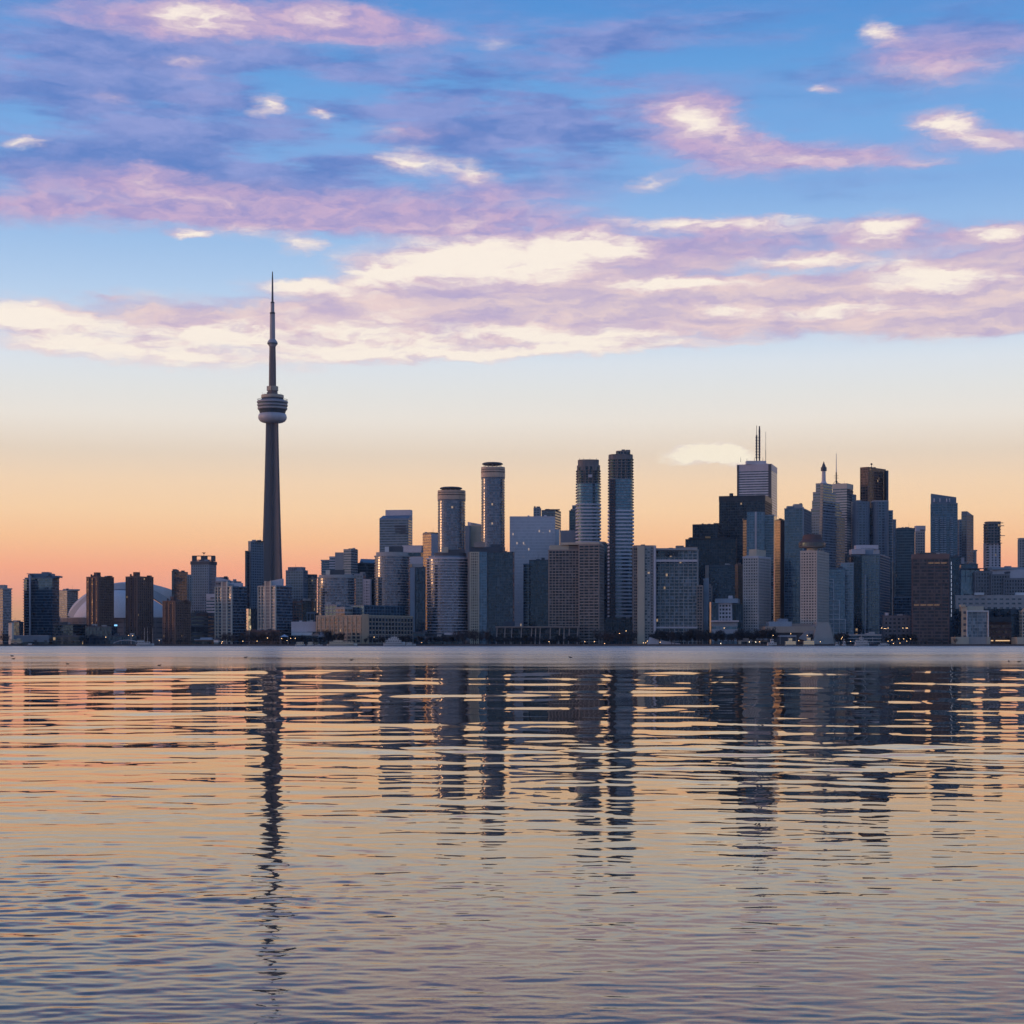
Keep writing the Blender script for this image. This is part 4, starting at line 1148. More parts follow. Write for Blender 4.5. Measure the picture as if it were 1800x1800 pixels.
for x in (874, 888, 900, 917, 935, 942, 950, 968, 984, 992, 1001, 1016):
    t = (x - 872) / 145
    X0 = WX(x - 1.6, 2034); X1 = WX(x, 2034)
    MB().poly([(X0 - .6, 2031, LAND), (X0 + .6, 2031, LAND), (X1 + .6, 2034, WZ(1102, 2034)), (X1 - .6, 2034, WZ(1102, 2034)), (X0 - .6, 2037, LAND), (X0 + .6, 2037, LAND), (X1 + .6, 2037, WZ(1102, 2034)), (X1 - .6, 2037, WZ(1102, 2034))],
              [(0, 1, 2, 3), (1, 5, 6, 2), (5, 4, 7, 6), (4, 0, 3, 7), (3, 2, 6, 7)]).build('slanted_pilaster', taupe, b, (-L.x, -L.y, -LAND))
solid(b, 'coping', quad(871, None, 1018, 2032, depth=8), WZ(1103, 2032), WZ(1101, 2032), taupe); solid(b, 'roof_block', quad(885, None, 905, 2050, depth=12), WZ(1103, 2050), WZ(1092, 2050), navyw)
b = T('hotel_tower', 'wide grey hotel slab with a blank beige stair wall on its left', 1153, 1226, 1229, 967, 2070, S_hotel, a=9, depth=26)
solid(b, 'blank_wall', quad(1120.5, None, 1133, 2058, depth=20), LAND, WZ(960, 2058), sand)
stack(b, 1114, None, 1121, 962, None, 2062, S(taupe, g_dark, 3.4, .35, .6, 3, .5, .6), depth=20)
stack(b, 1133, 1143, 1144, 962, None, 2063, S(conc, glass((.05, .05, .055), pane=3.2, refl=1.7, curtain=.6, ccol=(.34, .32, .31), lit=.04), 3.4, .4, .3, 3.4, .6, .5), a=10, depth=20)
stack(b, 1143, None, 1153, 960, None, 2064, S_conc, depth=24); solid(b, 'corner_fin', quad(1149.5, None, 1152.5, 2059, depth=6), LAND, WZ(959, 2059), lilac)
solid(b, 'parapet', quad(1114, None, 1152, 2070, depth=14), WZ(962, 2070), WZ(958.5, 2070), taupe); top(b, 'vent_box', 1127, 1134, 957, taupe, dy=6, ybot=960, depth=6)
solid(b, 'roof_storey', quad(1152, None, 1225.5, 2068, depth=20), WZ(967, 2068), WZ(963.5, 2068), conc); top(b, 'plant_room', 1189, 1202, 959, taupe, dy=8, ybot=965); top(b, 'roof_storey', 1193, 1226, 961.5, taupe, dy=5, ybot=966, depth=16)
for i in range(3): solid(b, 'roof_opening', quad(1168 + i * 8.5, None, 1174.5 + i * 8.5, 2060.5, depth=.5), WZ(977, 2060), WZ(969, 2060), black)
solid(b, 'pale_cornice', quad(1152, None, 1226, 2060, depth=2.5), WZ(987.5, 2060), WZ(983.5, 2060), lilac); solid(b, 'pale_cornice', quad(1152, None, 1226, 2060, depth=2.5), WZ(1104, 2060), WZ(1101.5, 2060), lilac)
stack(b, 1225, 1235, 1237, 1030, None, 2066, S(taupe, g_dark, 3.4, .3, .3, 4, .6, .4), a=10, depth=16)
b = T('stair_tower', 'tall thin blue grey stair tower right of the grey hotel slab', 1237, 1245, 1246, 1021, 2085, S(steel, steel, 12, .4, .05), a=20, depth=10)
top(b, 'lift_head', 1237, 1240, 1017, steel, dy=1, depth=5)
b = T('apartment_block', 'narrow beige block with one column of windows by the blue stair tower', 1245.5, 1251, 1253, 1031, 2105, S(taupe, g_sky, 3.4, .45, .2, 3, 1, .3), a=10, cat='building', depth=14)

# ------------------------------------------------------------------ dark office group
b = T('office_tower', 'largest black slab tower, in front of the white tower with antennas', 1264, 1345, 1357, 872, 2560, S(black, g_black, 3.9, .30, .1, 3.4, .5, .2), a=16, yb=985)
solid(b, 'top_storey', offset(root_info[b.name][0], .3), WZ(880, 2560), WZ(870.3, 2560), black); top(b, 'roof_hut', 1283, 1289, 867, black, ybot=872, depth=8)
b = T('office_tower', 'black tower stepping down left of the largest black slab', 1217.5, 1262, 1268, 922, 2480, S_black, a=14, yb=985); top(b, 'roof_hut', 1255, 1264, 919.5, black, depth=8)
b = T('office_tower', 'low black tower with a broad head overhanging beside the grey hotel slab', 1205, 1294, 1306, 948, 2330, S_black, a=8, yb=993, low=g_black)
top(b, 'roof_storey', 1212, 1290, 944.5, black, depth=16); top(b, 'roof_hut', 1240, 1249, 943, wall((.5, .3, .12)), dy=3, depth=6, ybot=946)
b = T('office_tower', 'dim navy tower with faint window lines under the black overhang', 1246, 1293, 1295, 994, 2260, S(navyw, g_navy, 3.6, .35, .1), a=8)
solid(b, 'beige_pier', quad(1241, None, 1246, 2255, depth=8), LAND, WZ(993.5, 2255), taupe)
b = T('office_tower', 'narrow brown tower lit gold along its left edge beside the white slab hotel', 1292, 1297, 1307, 993, 2250, S(wall((.2, .13, .10)), g_sunlit, 3.6, .5, .1), a=50, depth=12)

# white tower with antennas
b = T('office_tower', 'tall white tower with dark corners and rooftop antennas', 1295.5, 1356, 1366, 816, 2820, S(wall((.50, .47, .50), .5), g_grey, 4.1, .55, .12), a=16, yb=905)
P = root_info[b.name][0]; L = b.location
solid(b, 'top_panel', offset(P, .25), WZ(826, 2820), WZ(815.5, 2820), wall((.46, .42, .46), .5))
for (x, w, wd) in ((1295.6, 3.2, dgrey), (1350.5, 5.3, dgrey)):
    t0 = (x - 1295.5) / 60.5; t1 = (x + w - 1295.5) / 60.5
    a_, c_ = P[0], P[1]
    q = [(a_[0] + (c_[0] - a_[0]) * t0, a_[1] + (c_[1] - a_[1]) * t0 - .9), (a_[0] + (c_[0] - a_[0]) * t1, a_[1] + (c_[1] - a_[1]) * t1 - .9)]
    solid(b, 'dark_corner', [q[0], q[1], (q[1][0], q[1][1] + .8), (q[0][0], q[0][1] + .8)], WZ(905, 2820), WZ(816, 2820), wd)
top(b, 'penthouse', 1312, 1347, 810, lilac, dy=8)
for (px, yt, r, ym, r2) in ((1330, 748, 1.3, 765, .5), (1335, 749, 1.5, 756, 1.3), (1346, 759, .5, 791, .3)):
    mast(b, 'antenna', px, ym, 811, 2830, r * .8, r, dmetal); mast(b, 'antenna', px, yt, ym + .5, 2830, r2, r2 * .8, dmetal)
for px in (1302, 1313, 1326, 1341): mast(b, 'antenna', px, 804 + (px % 3), 812, 2830, .35, .2, dmetal)
for px in (1330, 1335):
    for py in range(768, 808, 5):
        solid(b, 'dipole_panel', quad(px - 1.7, None, px + 1.7, 2828, depth=3), WZ(py + 2.2, 2828), WZ(py, 2828), dmetal)

b = T('condominium_tower', 'blue glass tower with white balcony lines before the black slab', 1313, 1360, 1364, 906, 2260, S(steel, g_blue, 3.4, .17, .6), a=9, depth=26)
stack(b, 1313, 1344, 1346, 900.5, 975, 2256, S(bluew, g_sky, 3.4, .2, .15, 3.2, .4, .2), a=9, depth=24)
solid(b, 'white_fin', quad(1327.5, None, 1330, 2252, depth=2), WZ(975, 2252), WZ(899.5, 2252), lilac)
b = T('office_tower', 'narrow gold lit tower edge left of the blue balcony tower', 1306, 1312.5, 1315, 915, 2320, S(gold, g_sunlit, 3.6, .3, .06), a=45, depth=12, yb=978)
b = T('office_tower', 'slim tower with a glowing gold left face between two blue glass towers', 1361.5, 1371.5, 1381, 915, 2240, S(gold, g_sunlit, 3.4, .3, .06), a=44, depth=22)
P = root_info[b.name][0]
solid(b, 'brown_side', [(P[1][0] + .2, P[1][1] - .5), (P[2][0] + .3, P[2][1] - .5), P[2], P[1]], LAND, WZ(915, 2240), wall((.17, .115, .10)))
b = T('condominium_tower', 'dark blue glass tower with stepped roof right of the gold face', 1379, 1412, 1426, 894, 2200, S(bluew, g_blue, 3.4, .18, .35, 5.0, .45, .5), a=18)
top(b, 'penthouse', 1384, 1396, 889.5, bluew, depth=9); top(b, 'penthouse', 1396, 1411, 886, conc, dy=5); top(b, 'roof_tank', 1406, 1410, 884.5, dgrey, dy=7, depth=4); solid(b, 'white_fin', quad(1411.2, None, 1413, 2194, depth=2), LAND, WZ(891, 2194), steel)

b = T('hotel_tower', 'pale concrete slab hotel with small square windows', 1306, 1333, 1355, 979, 2090, S_slab, a=28)
solid(b, 'cornice', offset(root_info[b.name][0], .5), WZ(980.5, 2090), WZ(977.3, 2090), lilac); top(b, 'penthouse', 1316.5, 1346, 965.5, sand, dy=6, ybot=978, frac=.45); top(b, 'podium', 1304, 1358, 1106, conc, dy=-6, z0=LAND, frac=.5)
b = T('office_block', 'small white office block with a flat box roof left of the slab hotel', 1263, 1286, 1300, 1060, 2080, S(lilac, g_dark, 4.2, .45, .2, 4, 1.3, .3), a=14, yb=1093, cat='building')
solid(b, 'roof_box', quad(1257, 1297, 1303, 2076, 12, 18), WZ(1060, 2076), WZ(1052, 2076), steel); solid(b, 'roof_vent', quad(1281, None, 1288, 2084, depth=6), WZ(1052, 2084), WZ(1047, 2084), lilac)
solid(b, 'dark_wing', quad(1250, None, 1263, 2083, depth=18), LAND, WZ(1058, 2083), g_navy); solid(b, 'dark_wing', quad(1286.5, None, 1306, 2085, depth=18), LAND, WZ(1062, 2085), g_black)
b = T('transit_shed', 'low blue grey hall with a pale roof edge below the small white office block', 1251, 1296, 1306, 1093, 2050, S(steel, g_sky, 9, .6, .2), a=8, cat='building'); solid(b, 'roof_edge', quad(1250, 1299, 1303, 2045, 6, 20), WZ(1093, 2045), WZ(1090.5, 2045), lilac)

# hotel with the revolving restaurant
b = T('hotel_tower', 'pale hotel tower topped by a round revolving restaurant', 1407, 1436, 1457, 969, 2060, S(wall((.50, .43, .37)), g_dark, 3.3, .50, .2, 3.1, 1.3, .3), a=24)
P = root_info[b.name][0]; L = b.location
solid(b, 'lit_storey', offset(P, -.4), WZ(969, 2060), WZ(968, 2060), g_lit)
cx, cy = centre(P)
def lz(py): return WZ(py, 2070) - LAND
k = 2070 / F
ox = WX(1431.5, 2075) - L.x
MB().lathe([(11 * k, lz(971)), (9 * k, lz(961))], ox, 0, 16).build('neck', sand, b)
MB().lathe([(10 * k, lz(962.5)), (22 * k, lz(961)), (24 * k, lz(959))], ox, 0, 48).build('restaurant_floor', taupe, b)
gr = raw_mesh('restaurant_windows', *(lambda m: (m.v, m.f))(MB().lathe([(23.6 * k, lz(959)), (23.9 * k, lz(953)), (23.2 * k, lz(952))], ox, 0, 48)))
gr.uv_layers.new(name='UVMap')
link('restaurant_windows', gr, glass((.10, .075, .05), pane=.5, refl=1.6, curtain=.1, lit=.0, rough=.2), b)
for i in range(24):
    t = 2 * math.pi * i / 24
    MB().tube((ox + 24 * k * math.cos(t), 24 * k * math.sin(t), lz(959.2)), (ox + 23.4 * k * math.cos(t), 23.4 * k * math.sin(t), lz(951.8)), .2, n=4).build('window_mullion', dgrey, b)
MB().lathe([(23.8 * k, lz(952.3)), (22 * k, lz(950.5)), (17.5 * k, lz(947)), (16.5 * k, lz(941)), (15.5 * k, lz(938.5))], ox, 0, 40).build('restaurant_roof', brick2, b)
for i in range(3): MB().box(ox - 2 + i * 3 - 4, ox + i * 3 - 4, -2, 2, lz(939), lz(936 + i % 2)).build('roof_hut', dgrey, b)
z0, z1 = LAND, WZ(1093, 2050)
def wedge(name, pts_bot, pts_top, mat):
    n = len(pts_bot)
    v = [(WX(px, yy) - L.x, yy - L.y, WZ(py, yy) - LAND) for px, py, yy in pts_bot] + [(WX(px, yy) - L.x, yy - L.y, WZ(py, yy) - LAND) for px, py, yy in pts_top]
    f = [(i, (i + 1) % n, n + (i + 1) % n, n + i) for i in range(n)] + [tuple(range(n, 2 * n)), tuple(range(n - 1, -1, -1))]
    me = raw_mesh(name, v, f); link(name, me, mat, b)
wedge('sloping_base', [(1428, 1132, 2014), (1467, 1132, 2014), (1470, 1132, 2060), (1408, 1132, 2060)], [(1436, 1094, 2044), (1457, 1094, 2044), (1459, 1094, 2060), (1430, 1094, 2060)], wall((.33, .27, .215)))
wedge('sloping_base', [(1403, 1122, 2026), (1429, 1130, 2020), (1430, 1132, 2056), (1402, 1132, 2056)], [(1425, 1100, 2046), (1436, 1095, 2046), (1436, 1095, 2060), (1425, 1100, 2060)], wall((.25, .205, .18)))
solid(b, 'podium', quad(1345, None, 1432, 2036, depth=40), WZ(1112, 2036), WZ(1101, 2036), wall((.36, .30, .24))); solid(b, 'podium', quad(1340, None, 1434, 2040, depth=36), LAND, WZ(1110, 2040), dgrey)
solid(b, 'podium', quad(1392, None, 1425, 2050, depth=30), WZ(1101, 2050), WZ(1096, 2050), taupe)
solid(b, 'ballroom_roof', quad(1352, None, 1392, 2048, depth=26), WZ(1102, 2048), WZ(1092.5, 2048), steel); solid(b, 'ballroom_roof', quad(1368, None, 1385, 2056, depth=12), WZ(1093, 2056), WZ(1087.5, 2056), greyb)
solid(b, 'entrance_canopy', quad(1370, None, 1400, 2006, depth=12), WZ(1119, 2006), WZ(1117, 2006), lilac)
for x in (1371, 1385, 1399): solid(b, 'canopy_post', quad(x, None, x + .8, 2007, depth=.5), LAND, WZ(1119, 2007), conc)

# ------------------------------------------------------------------ stepped towers on the right
b = T('office_tower', 'stepped grey blue tower with a lantern spire and lit corner windows', 1425, 1447, 1485, 905, 2520, S(greyb, g_grey, 3.9, .42, .12, 4, .8, .2), a=38, yb=1010)
for (x0, xc, x1, yt, yb_) in ((1425.5, 1447, 1479, 894, 905), (1427.5, 1447, 1476, 880, 894), (1429, 1447, 1469, 865, 880), (1434, 1447, 1463, 850, 865)):
    stack(b, x0, xc, x1, yt, yb_, 2522, S(greyb, g_grey, 3.9, .45, .1), a=38)
L = b.location
C = root_info[b.name][0][1]; A = root_info[b.name][0][0]
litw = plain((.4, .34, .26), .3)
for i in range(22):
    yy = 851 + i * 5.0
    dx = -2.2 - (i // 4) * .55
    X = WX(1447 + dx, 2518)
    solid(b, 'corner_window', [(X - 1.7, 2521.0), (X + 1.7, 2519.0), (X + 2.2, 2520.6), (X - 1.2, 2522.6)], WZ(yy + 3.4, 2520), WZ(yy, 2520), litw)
def sz(py): return WZ(py, 2545) - LAND
kk = 2545 / F; oxx = WX(1448, 2545) - L.x; oyy = 2545 - L.y
MB().lathe([(7 * kk, sz(851)), (4.5 * kk, sz(847.5)), (3.6 * kk, sz(845)), (3.2 * kk, sz(828))], oxx, oyy, 12).build('spire_shaft', lilac, b)
MB().lathe([(5 * kk, sz(828)), (5.2 * kk, sz(827.5)), (5.2 * kk, sz(821.5)), (3.4 * kk, sz(821))], oxx, oyy, 20).build('spire_lantern', navyw, b)
MB().lathe([(3.6 * kk, sz(821)), (3.3 * kk, sz(819)), (1.6 * kk, sz(815)), (.3 * kk, sz(811))], oxx, oyy, 12).build('spire_cap', dgrey, b)
b = T('office_tower', 'white tower with striped right side and a guyed roof mast', 1463.5, 1488.5, 1499.5, 852, 2700, S(wall((.48, .44, .42), .5), g_grey, 4.0, .5, .1), a=30, yb=975)
solid(b, 'top_panel', offset(root_info[b.name][0], .3), WZ(857, 2700), WZ(849.5, 2700), wall((.50, .45, .38), .5))
stack(b, 1497, 1503, 1505, 870, 975, 2712, S_greyg, a=20)
P = root_info[b.name][0]
for i in range(24):
    solid(b, 'dark_stripe', [(P[1][0] + .4, P[1][1] - .5), (P[2][0] + .4, P[2][1] - .5), (P[2][0] + .3, P[2][1] + .3), (P[1][0] + .3, P[1][1] + .3)], WZ(864 + i * 5, 2700), WZ(861 + i * 5, 2700), dgrey)
mast(b, 'mast', 1470, 830, 851, 2715, 1.1, 1.0, dmetal); mast(b, 'mast', 1470, 797, 830.5, 2715, .8, .4, metalw)
L = b.location
for dx in (-5, 5, 2): MB().tube((WX(1470 + dx, 2715) - L.x, 2715 - L.y + abs(dx) - 4, WZ(850, 2715) - LAND), (WX(1470, 2715) - L.x, 2715 - L.y, WZ(844, 2715) - LAND), .4, n=4).build('mast_strut', dmetal, b)
for py in (836, 840): solid(b, 'mast_arm', quad(1466, None, 1474, 2715, depth=.6), WZ(py + .5, 2715), WZ(py, 2715), dmetal)
b = T('office_tower', 'red brown granite tower with a flat top', 1512, 1526, 1557, 821.5, 2720, S_rust, a=42, yb=905)
P = root_info[b.name][0]
solid(b, 'recessed_corner', quad(1558, None, 1561.8, 2740, depth=14), WZ(905, 2740), WZ(827, 2740), navyw); mast(b, 'rooftop_ball_mast', 1532, 817.5, 822, 2730, .5, .5, dmetal); MB().lathe([(.2, 0), (1.6, 1.2), (1.6, 2.4), (.2, 3.6)], n=10).build('rooftop_ball', dmetal, b, (WX(1532, 2730) - b.location.x, 2730 - b.location.y, WZ(818, 2730) - LAND))
b = T('office_tower', 'broad grey blue tower with twin rounded shoulders and a central cleft', 1503, None, 1530.5, 882, 2540, S(wall((.13, .165, .215), .5), g_grey, 3.9, .38, .12, 4.4, .9, .2), poly=roundp(1500, 1531, 2540, 28, 3.2), yb=990)
for (x0, x1, yt, Y) in ((1535.5, 1564, 881, 2540), (1560, 1570.5, 898, 2548), (1564, 1576, 914, 2552)):
    q = roundp(x0, x1, Y, 24, 3.2); section(b, q, WZ(990, Y), WZ(yt, Y), S(wall((.13, .165, .215), .5), g_grey, 3.9, .38, .12, 4.4, .9, .2)); solid(b, 'roof', offset(q, .3), WZ(yt, Y), WZ(yt - 1.2, Y), lilac); solid(b, 'lower_wall', q, LAND, WZ(990, Y), g_grey)
solid(b, 'cleft_wall', quad(1529, None, 1537, 2556, depth=12), LAND, WZ(893, 2556), g_navy)

b = T('condominium_tower', 'blue condominium tower with a pale roof slab in front of the twin shouldered tower', 1513, 1546, 1572, 975, 2160, S(bluew, g_blue, 3.3, .28, .5, 4.5, .5, .4), a=20)
stack(b, 1478, 1500, 1502, 990, None, 2156, S(steel, g_sky, 3.3, .3, .4, 4.5, .5, .4), a=14, depth=22)
solid(b, 'dark_recess', quad(1500, None, 1514, 2166, depth=16), LAND, WZ(978, 2166), g_black)
nb = prism('balcony_slab', [(0, 0), (9, 0), (9, 2), (0, 2)], .5)
for i in range(34): link('balcony_slab', nb, navyw, b, (WX(1500.5, 2163) - b.location.x, 2163 - b.location.y, 4 + i * 3.1))
solid(b, 'roof_slab', quad(1497, None, 1521, 2158, depth=16), WZ(974, 2158), WZ(965.5, 2158), lilac); solid(b, 'roof_slab', quad(1505, None, 1544, 2170, depth=14), WZ(965, 2170), WZ(958, 2170), lilac); solid(b, 'roof_storey', quad(1513, 1535, 1546, 2164, 20), WZ(975, 2164), WZ(963, 2164), steel)
solid(b, 'white_fin', quad(1520.4, None, 1521.3, 2156, depth=2), LAND, WZ(1010, 2156), lilac)
b = T('condominium_tower', 'lower blue tower stepping down inside white frames beside the restaurant hotel', 1455, 1485, 1488, 1000, 2130, S(bluew, g_sky, 3.5, .25, .3), a=10, yb=None, depth=24)
for (x0, x1, yt) in ((1456, 1466, 1018), (1456, 1476, 1055), (1456, 1486.5, 1088)):
    Yq = 2122 - (x1 - x0) * .2
    solid(b, 'white_frame', quad(x1 - 1.1, None, x1, Yq, depth=1.5), LAND, WZ(yt, Yq), white); solid(b, 'white_frame', quad(x0, None, x1 - 1.1, Yq, depth=1.5), WZ(yt + 1.2, Yq), WZ(yt, Yq), white)
for i in range(12): solid(b, 'white_floor_line', quad(1458, None, 1466 + (10 if i > 3 else 0) + (10 if i > 8 else 0) - 1, 2118, depth=.8), WZ(1024.5 + i * 8, 2118), WZ(1023.6 + i * 8, 2118), lilac)

b = T('office_tower', 'dark teal banded tower between the shouldered tower and the red brown block', 1576, 1608, 1611, 929, 2380, S(tealw, g_teal, 3.8, .38, .15), a=8)
top(b, 'roof_storey', 1579, 1603, 927.5, tealw, depth=14)
b = T('office_tower', 'pale grey tower behind the dark teal banded tower', 1609, 1626, 1629, 934, 2440, S(conc, g_grey, 3.7, .45, .1, 3.6, 1, .2), a=12, yb=985); top(b, 'crown', 1610.5, 1627, 924, lilac)
b = T('condominium_tower', 'tall blue tower with a slanted roofline', 1637, 1683, 1685, 885, 2360, S(bluew, g_blue, 3.4, .25, .2, 5.0, .6, .35), a=10, yb=990, depth=24)
solid(b, 'slanted_crown', quad(1637, 1681, 1683, 2360, 10, 24), WZ(885, 2360), WZ(873, 2360), bluew, tz=[WZ(867, 2360), WZ(874, 2360), WZ(874, 2360), WZ(867, 2360)])
bal = prism('balcony_slab', [(0, 0), (3.2, 0), (3.2, 1.6), (0, 1.6)], 1.0)
for px in (1645, 1654, 1659.5, 1671):
    for i in range(22): link('balcony_slab', bal, steel, b, (WX(px, 2352) - b.location.x, 2350.5 - b.location.y + (1683 - px) * .13, WZ(911 + i * 3.8, 2352) - LAND))
for px in (1642, 1652, 1664, 1669): solid(b, 'crown_slot', quad(px, None, px + 1.1, 2355.5, depth=3), WZ(882, 2355), WZ(876, 2355), lilac)
b = T('condominium_tower', 'slender tower with a rounded right shoulder', 1690, 1699, 1711, 905, 2420, S(bluew, g_grey, 3.5, .25, .1, 2.6, .6, .25), a=35, yb=1000)
solid(b, 'rounded_crown', quad(1690, 1700, 1711, 2420, 35), WZ(905, 2420), WZ(900, 2420), bluew, tz=[WZ(898.5, 2420), WZ(898.5, 2420), WZ(904.5, 2420), WZ(902, 2420)]); stack(b, 1686, None, 1691, 914, 1000, 2424, S_greyg)
b = T('apartment_tower', 'brown grey apartment tower stub behind the slender rounded tower', 1708, 1714, 1717, 970, 2470, S_conc, a=20, yb=1000)
b = T('office_block', 'low blue block at the foot of the slender rounded tower', 1689, 1719, 1723, 992, 2380, S_blue, a=10, yb=1010, cat='building'); solid(b, 'white_panel', quad(1689.5, None, 1695, 2372, depth=1), WZ(991, 2372), WZ(980, 2372), lilac)
pl = roundp(1734, 1761, 2330, 28, 3.6)
b = T('unfinished_tower', 'small unfinished tower with jagged bare top at the far right', 1733, None, 1762, 954, 2330, S(lilac, g_black, 3.5, .4, .1, 4, 1.2, .3), poly=pl, yb=1000, roof=False)
section(b, offset(pl, -.3), WZ(954, 2330), WZ(920, 2330), S(fresh, g_black, 3.6, .28, .7, 5, .7, .3), bandname='bare_slab')
section(b, roundp(1736, 1760, 2333, 24, 4), WZ(920, 2333), WZ(916.5, 2333), S(fresh, fresh, 4, .5, .8), bandname='bare_slab')
for (x0, x1, py) in ((1731.5, 1736, 917.5), (1759, 1764, 918.5), (1759, 1765, 923.5), (1757, 1766.5, 941), (1731, 1737, 941.5), (1732, 1762, 954)): solid(b, 'loading_platform', quad(x0, None, x1, 2327, depth=4), WZ(py + 1, 2327), WZ(py, 2327), fresh)
solid(b, 'hoist_mast', quad(1731.3, None, 1732.2, 2326, depth=2), LAND, WZ(937, 2326), dmetal)
b = T('apartment_tower', 'tower cut by the right edge of the photo', 1791, 1816, 1822, 947.5, 2300, S_conc, a=14, yb=1010); top(b, 'penthouse', 1793, 1812, 945.5, conc)

# ------------------------------------------------------------------ right waterfront
b = T('office_tower', 'red brown office block with faint lit window rows near the right end', 1604, 1668.5, 1671, 975, 2030, S(wall((.115, .075, .07)), glass((.022, .016, .016), refl=1.5, curtain=.35, ccol=(.13, .09, .075), lit=.001), 3.9, .34, .12, 8.6, .8, .25), a=9, depth=30)
solid(b, 'top_band', offset(root_info[b.name][0], .3), WZ(981, 2030), WZ(973.5, 2030), wall((.16, .11, .10))); top(b, 'roof_edge', 1616, 1645, 971.3, dgrey, depth=16); top(b, 'roof_storey', 1646, 1664, 972.3, taupe, dy=6)
warm = plain((.16, .10, .06), .4, 0, (1.0, .55, .25), .10)
for (x0, x1, py) in ((1632, 1641, 989), (1642.5, 1652, 989), (1654, 1664, 989), (1606.5, 1615.5, 1063), (1618, 1628, 1063), (1630, 1640.5, 1063), (1642, 1651.5, 1063)):
    P = root_info[b.name][0]; t0 = (x0 - 1604) / 64.5; t1 = (x1 - 1604) / 64.5
    q = lambda t: (P[0][0] + (P[1][0] - P[0][0]) * t, P[0][1] + (P[1][1] - P[0][1]) * t - .3)
    p0, p1 = q(t0), q(t1)
    solid(b, 'lit_window_row', [p0, p1, (p1[0], p1[1] + .5), (p0[0], p0[1] + .5)], WZ(py + 1.2, 2025), WZ(py - 1.0, 2025), warm)
b = T('office_tower', 'dark glass tower with a dashed white light line beside the red brown block', 1669, 1686, 1690, 979, 2120, S_navy, a=10)
dash = plain((.5, .5, .55), .4, 0, (.75, .8, 1.0), .35)
for i in range(13): solid(b, 'light_strip', quad(1671.8 + (i % 2) * .3, None, 1672.7 + (i % 2) * .3, 2113, depth=.4), WZ(993 + i * 7.6, 2113), WZ(987.5 + i * 7.6, 2113), dash)
b = T('office_block', 'grey blue glass block with big panes behind the old grey masonry block', 1689, 1722, 1735, 1000, 2230, S(bluew, g_sky, 8, .12, .15, 6, .7, .2), a=12, cat='building', yb=1024)
solid(b, 'roof_edge', quad(1688, None, 1734, 2222, depth=10), WZ(1000, 2222), WZ(998.7, 2222), navyw)
b = T('masonry_block', 'old grey masonry block with stepped roofline at the right', 1714, 1744, 1762, 1005, 2190, S(wall((.19, .18, .185)), g_dark, 4.2, .42, .15, 3.4, 1.5, .35), a=12, cat='building')
stack(b, 1742, 1775, 1785, 1010, None, 2182, S(wall((.19, .18, .185)), g_dark, 4.2, .42, .15, 3.4, 1.5, .35), a=10); stack(b, 1764, 1812, 1820, 1017, None, 2174, S(wall((.18, .175, .185)), g_dark, 4.2, .42, .15, 3.4, 1.5, .35), a=10)
for (x0, x1, yt) in ((1722, 1738, 1003), (1770, 1776, 1008)): top(b, 'roof_block', x0, x1, yt, dgrey, dy=10)
b = T('exhibition_hall', 'long flat lilac hall behind the old grey masonry block', 1740, 1830, 1840, 1002, 2290, S(lilac, lilac, 9, .4, .06), a=8, cat='building', yb=1022); top(b, 'parapet', 1743, 1826, 997, steel, depth=20); top(b, 'roof_hut', 1768, 1778, 995, greyb, dy=8, depth=8, ybot=998)
b = T('elevated_gallery', 'long pale gallery building raised above a dark undercroft', 1680, 1830, 1845, 1047, 2110, S(wall((.38, .35, .34)), g_grey, 5.4, .6, .2, 7, 3.0, .25), a=5, cat='building', depth=24, yb=1070, low=g_black)
for (x0, x1) in ((1714, 1730), (1786, 1802)): top(b, 'white_roof_unit', x0, x1, 1041.5, white, dy=4, depth=5)
b = T('silo_building', 'white concrete silo building with square windows beside a glass front', 1690.5, 1699, 1700, 1068, 2020, S(sand, sand, 40, .3, .05), a=10, cat='building', depth=20)
for i in range(5): solid(b, 'window', quad(1693.6, None, 1698.4, 2014.6, depth=.5), WZ(1079 + i * 10.6, 2014), WZ(1074.5 + i * 10.6, 2014), dgrey)
solid(b, 'roof_slab', quad(1691, None, 1729, 2026, depth=14), WZ(1074, 2026), WZ(1065.5, 2026), sand)
P = quad(1700, None, 1737, 2018, depth=18); section(b, P, WZ(1120, 2018), WZ(1075, 2018), S(conc, glass((.10, .10, .115), pane=2.2, refl=1.9, curtain=.5, ccol=(.3, .29, .3)), 3.6, .12, .1, 6.2, .4, .2))
solid(b, 'white_frame', quad(1700, None, 1738, 2015.5, depth=3), WZ(1075, 2015), WZ(1073.2, 2015), white)
for x in (1699.6, 1736.9): solid(b, 'white_frame', quad(x, None, x + 1.2, 2015.2, depth=3), WZ(1120, 2015), WZ(1075, 2015), white)
solid(b, 'plinth', quad(1680, None, 1703, 2010, depth=24), LAND, WZ(1119.5, 2010), sand); solid(b, 'plinth', quad(1703, None, 1735, 2011, depth=24), LAND, WZ(1119.7, 2011), conc); solid(b, 'plinth', quad(1735, None, 1741, 2010, depth=24), LAND, WZ(1119.5, 2010), sand)
b = T('warehouse', 'dark brown warehouse with a warm lit strip at its foot, right of the silo building', 1738, 1778, 1779, 1094, 2040, S(brick2, g_brown, 6, .5, .15), a=4, cat='building', depth=30)
solid(b, 'black_roof_band', quad(1738, None, 1777, 2034, depth=20), WZ(1093, 2034), WZ(1084, 2034), black)
b2 = T('office_block', 'dark navy block between the brown warehouse and the cropped pale building', 1777, 1795, 1797, 1072, 2046, S_navy, a=6, cat='building')
strip = plain((.5, .35, .2), .5, 0, (1.0, .60, .28), .8)
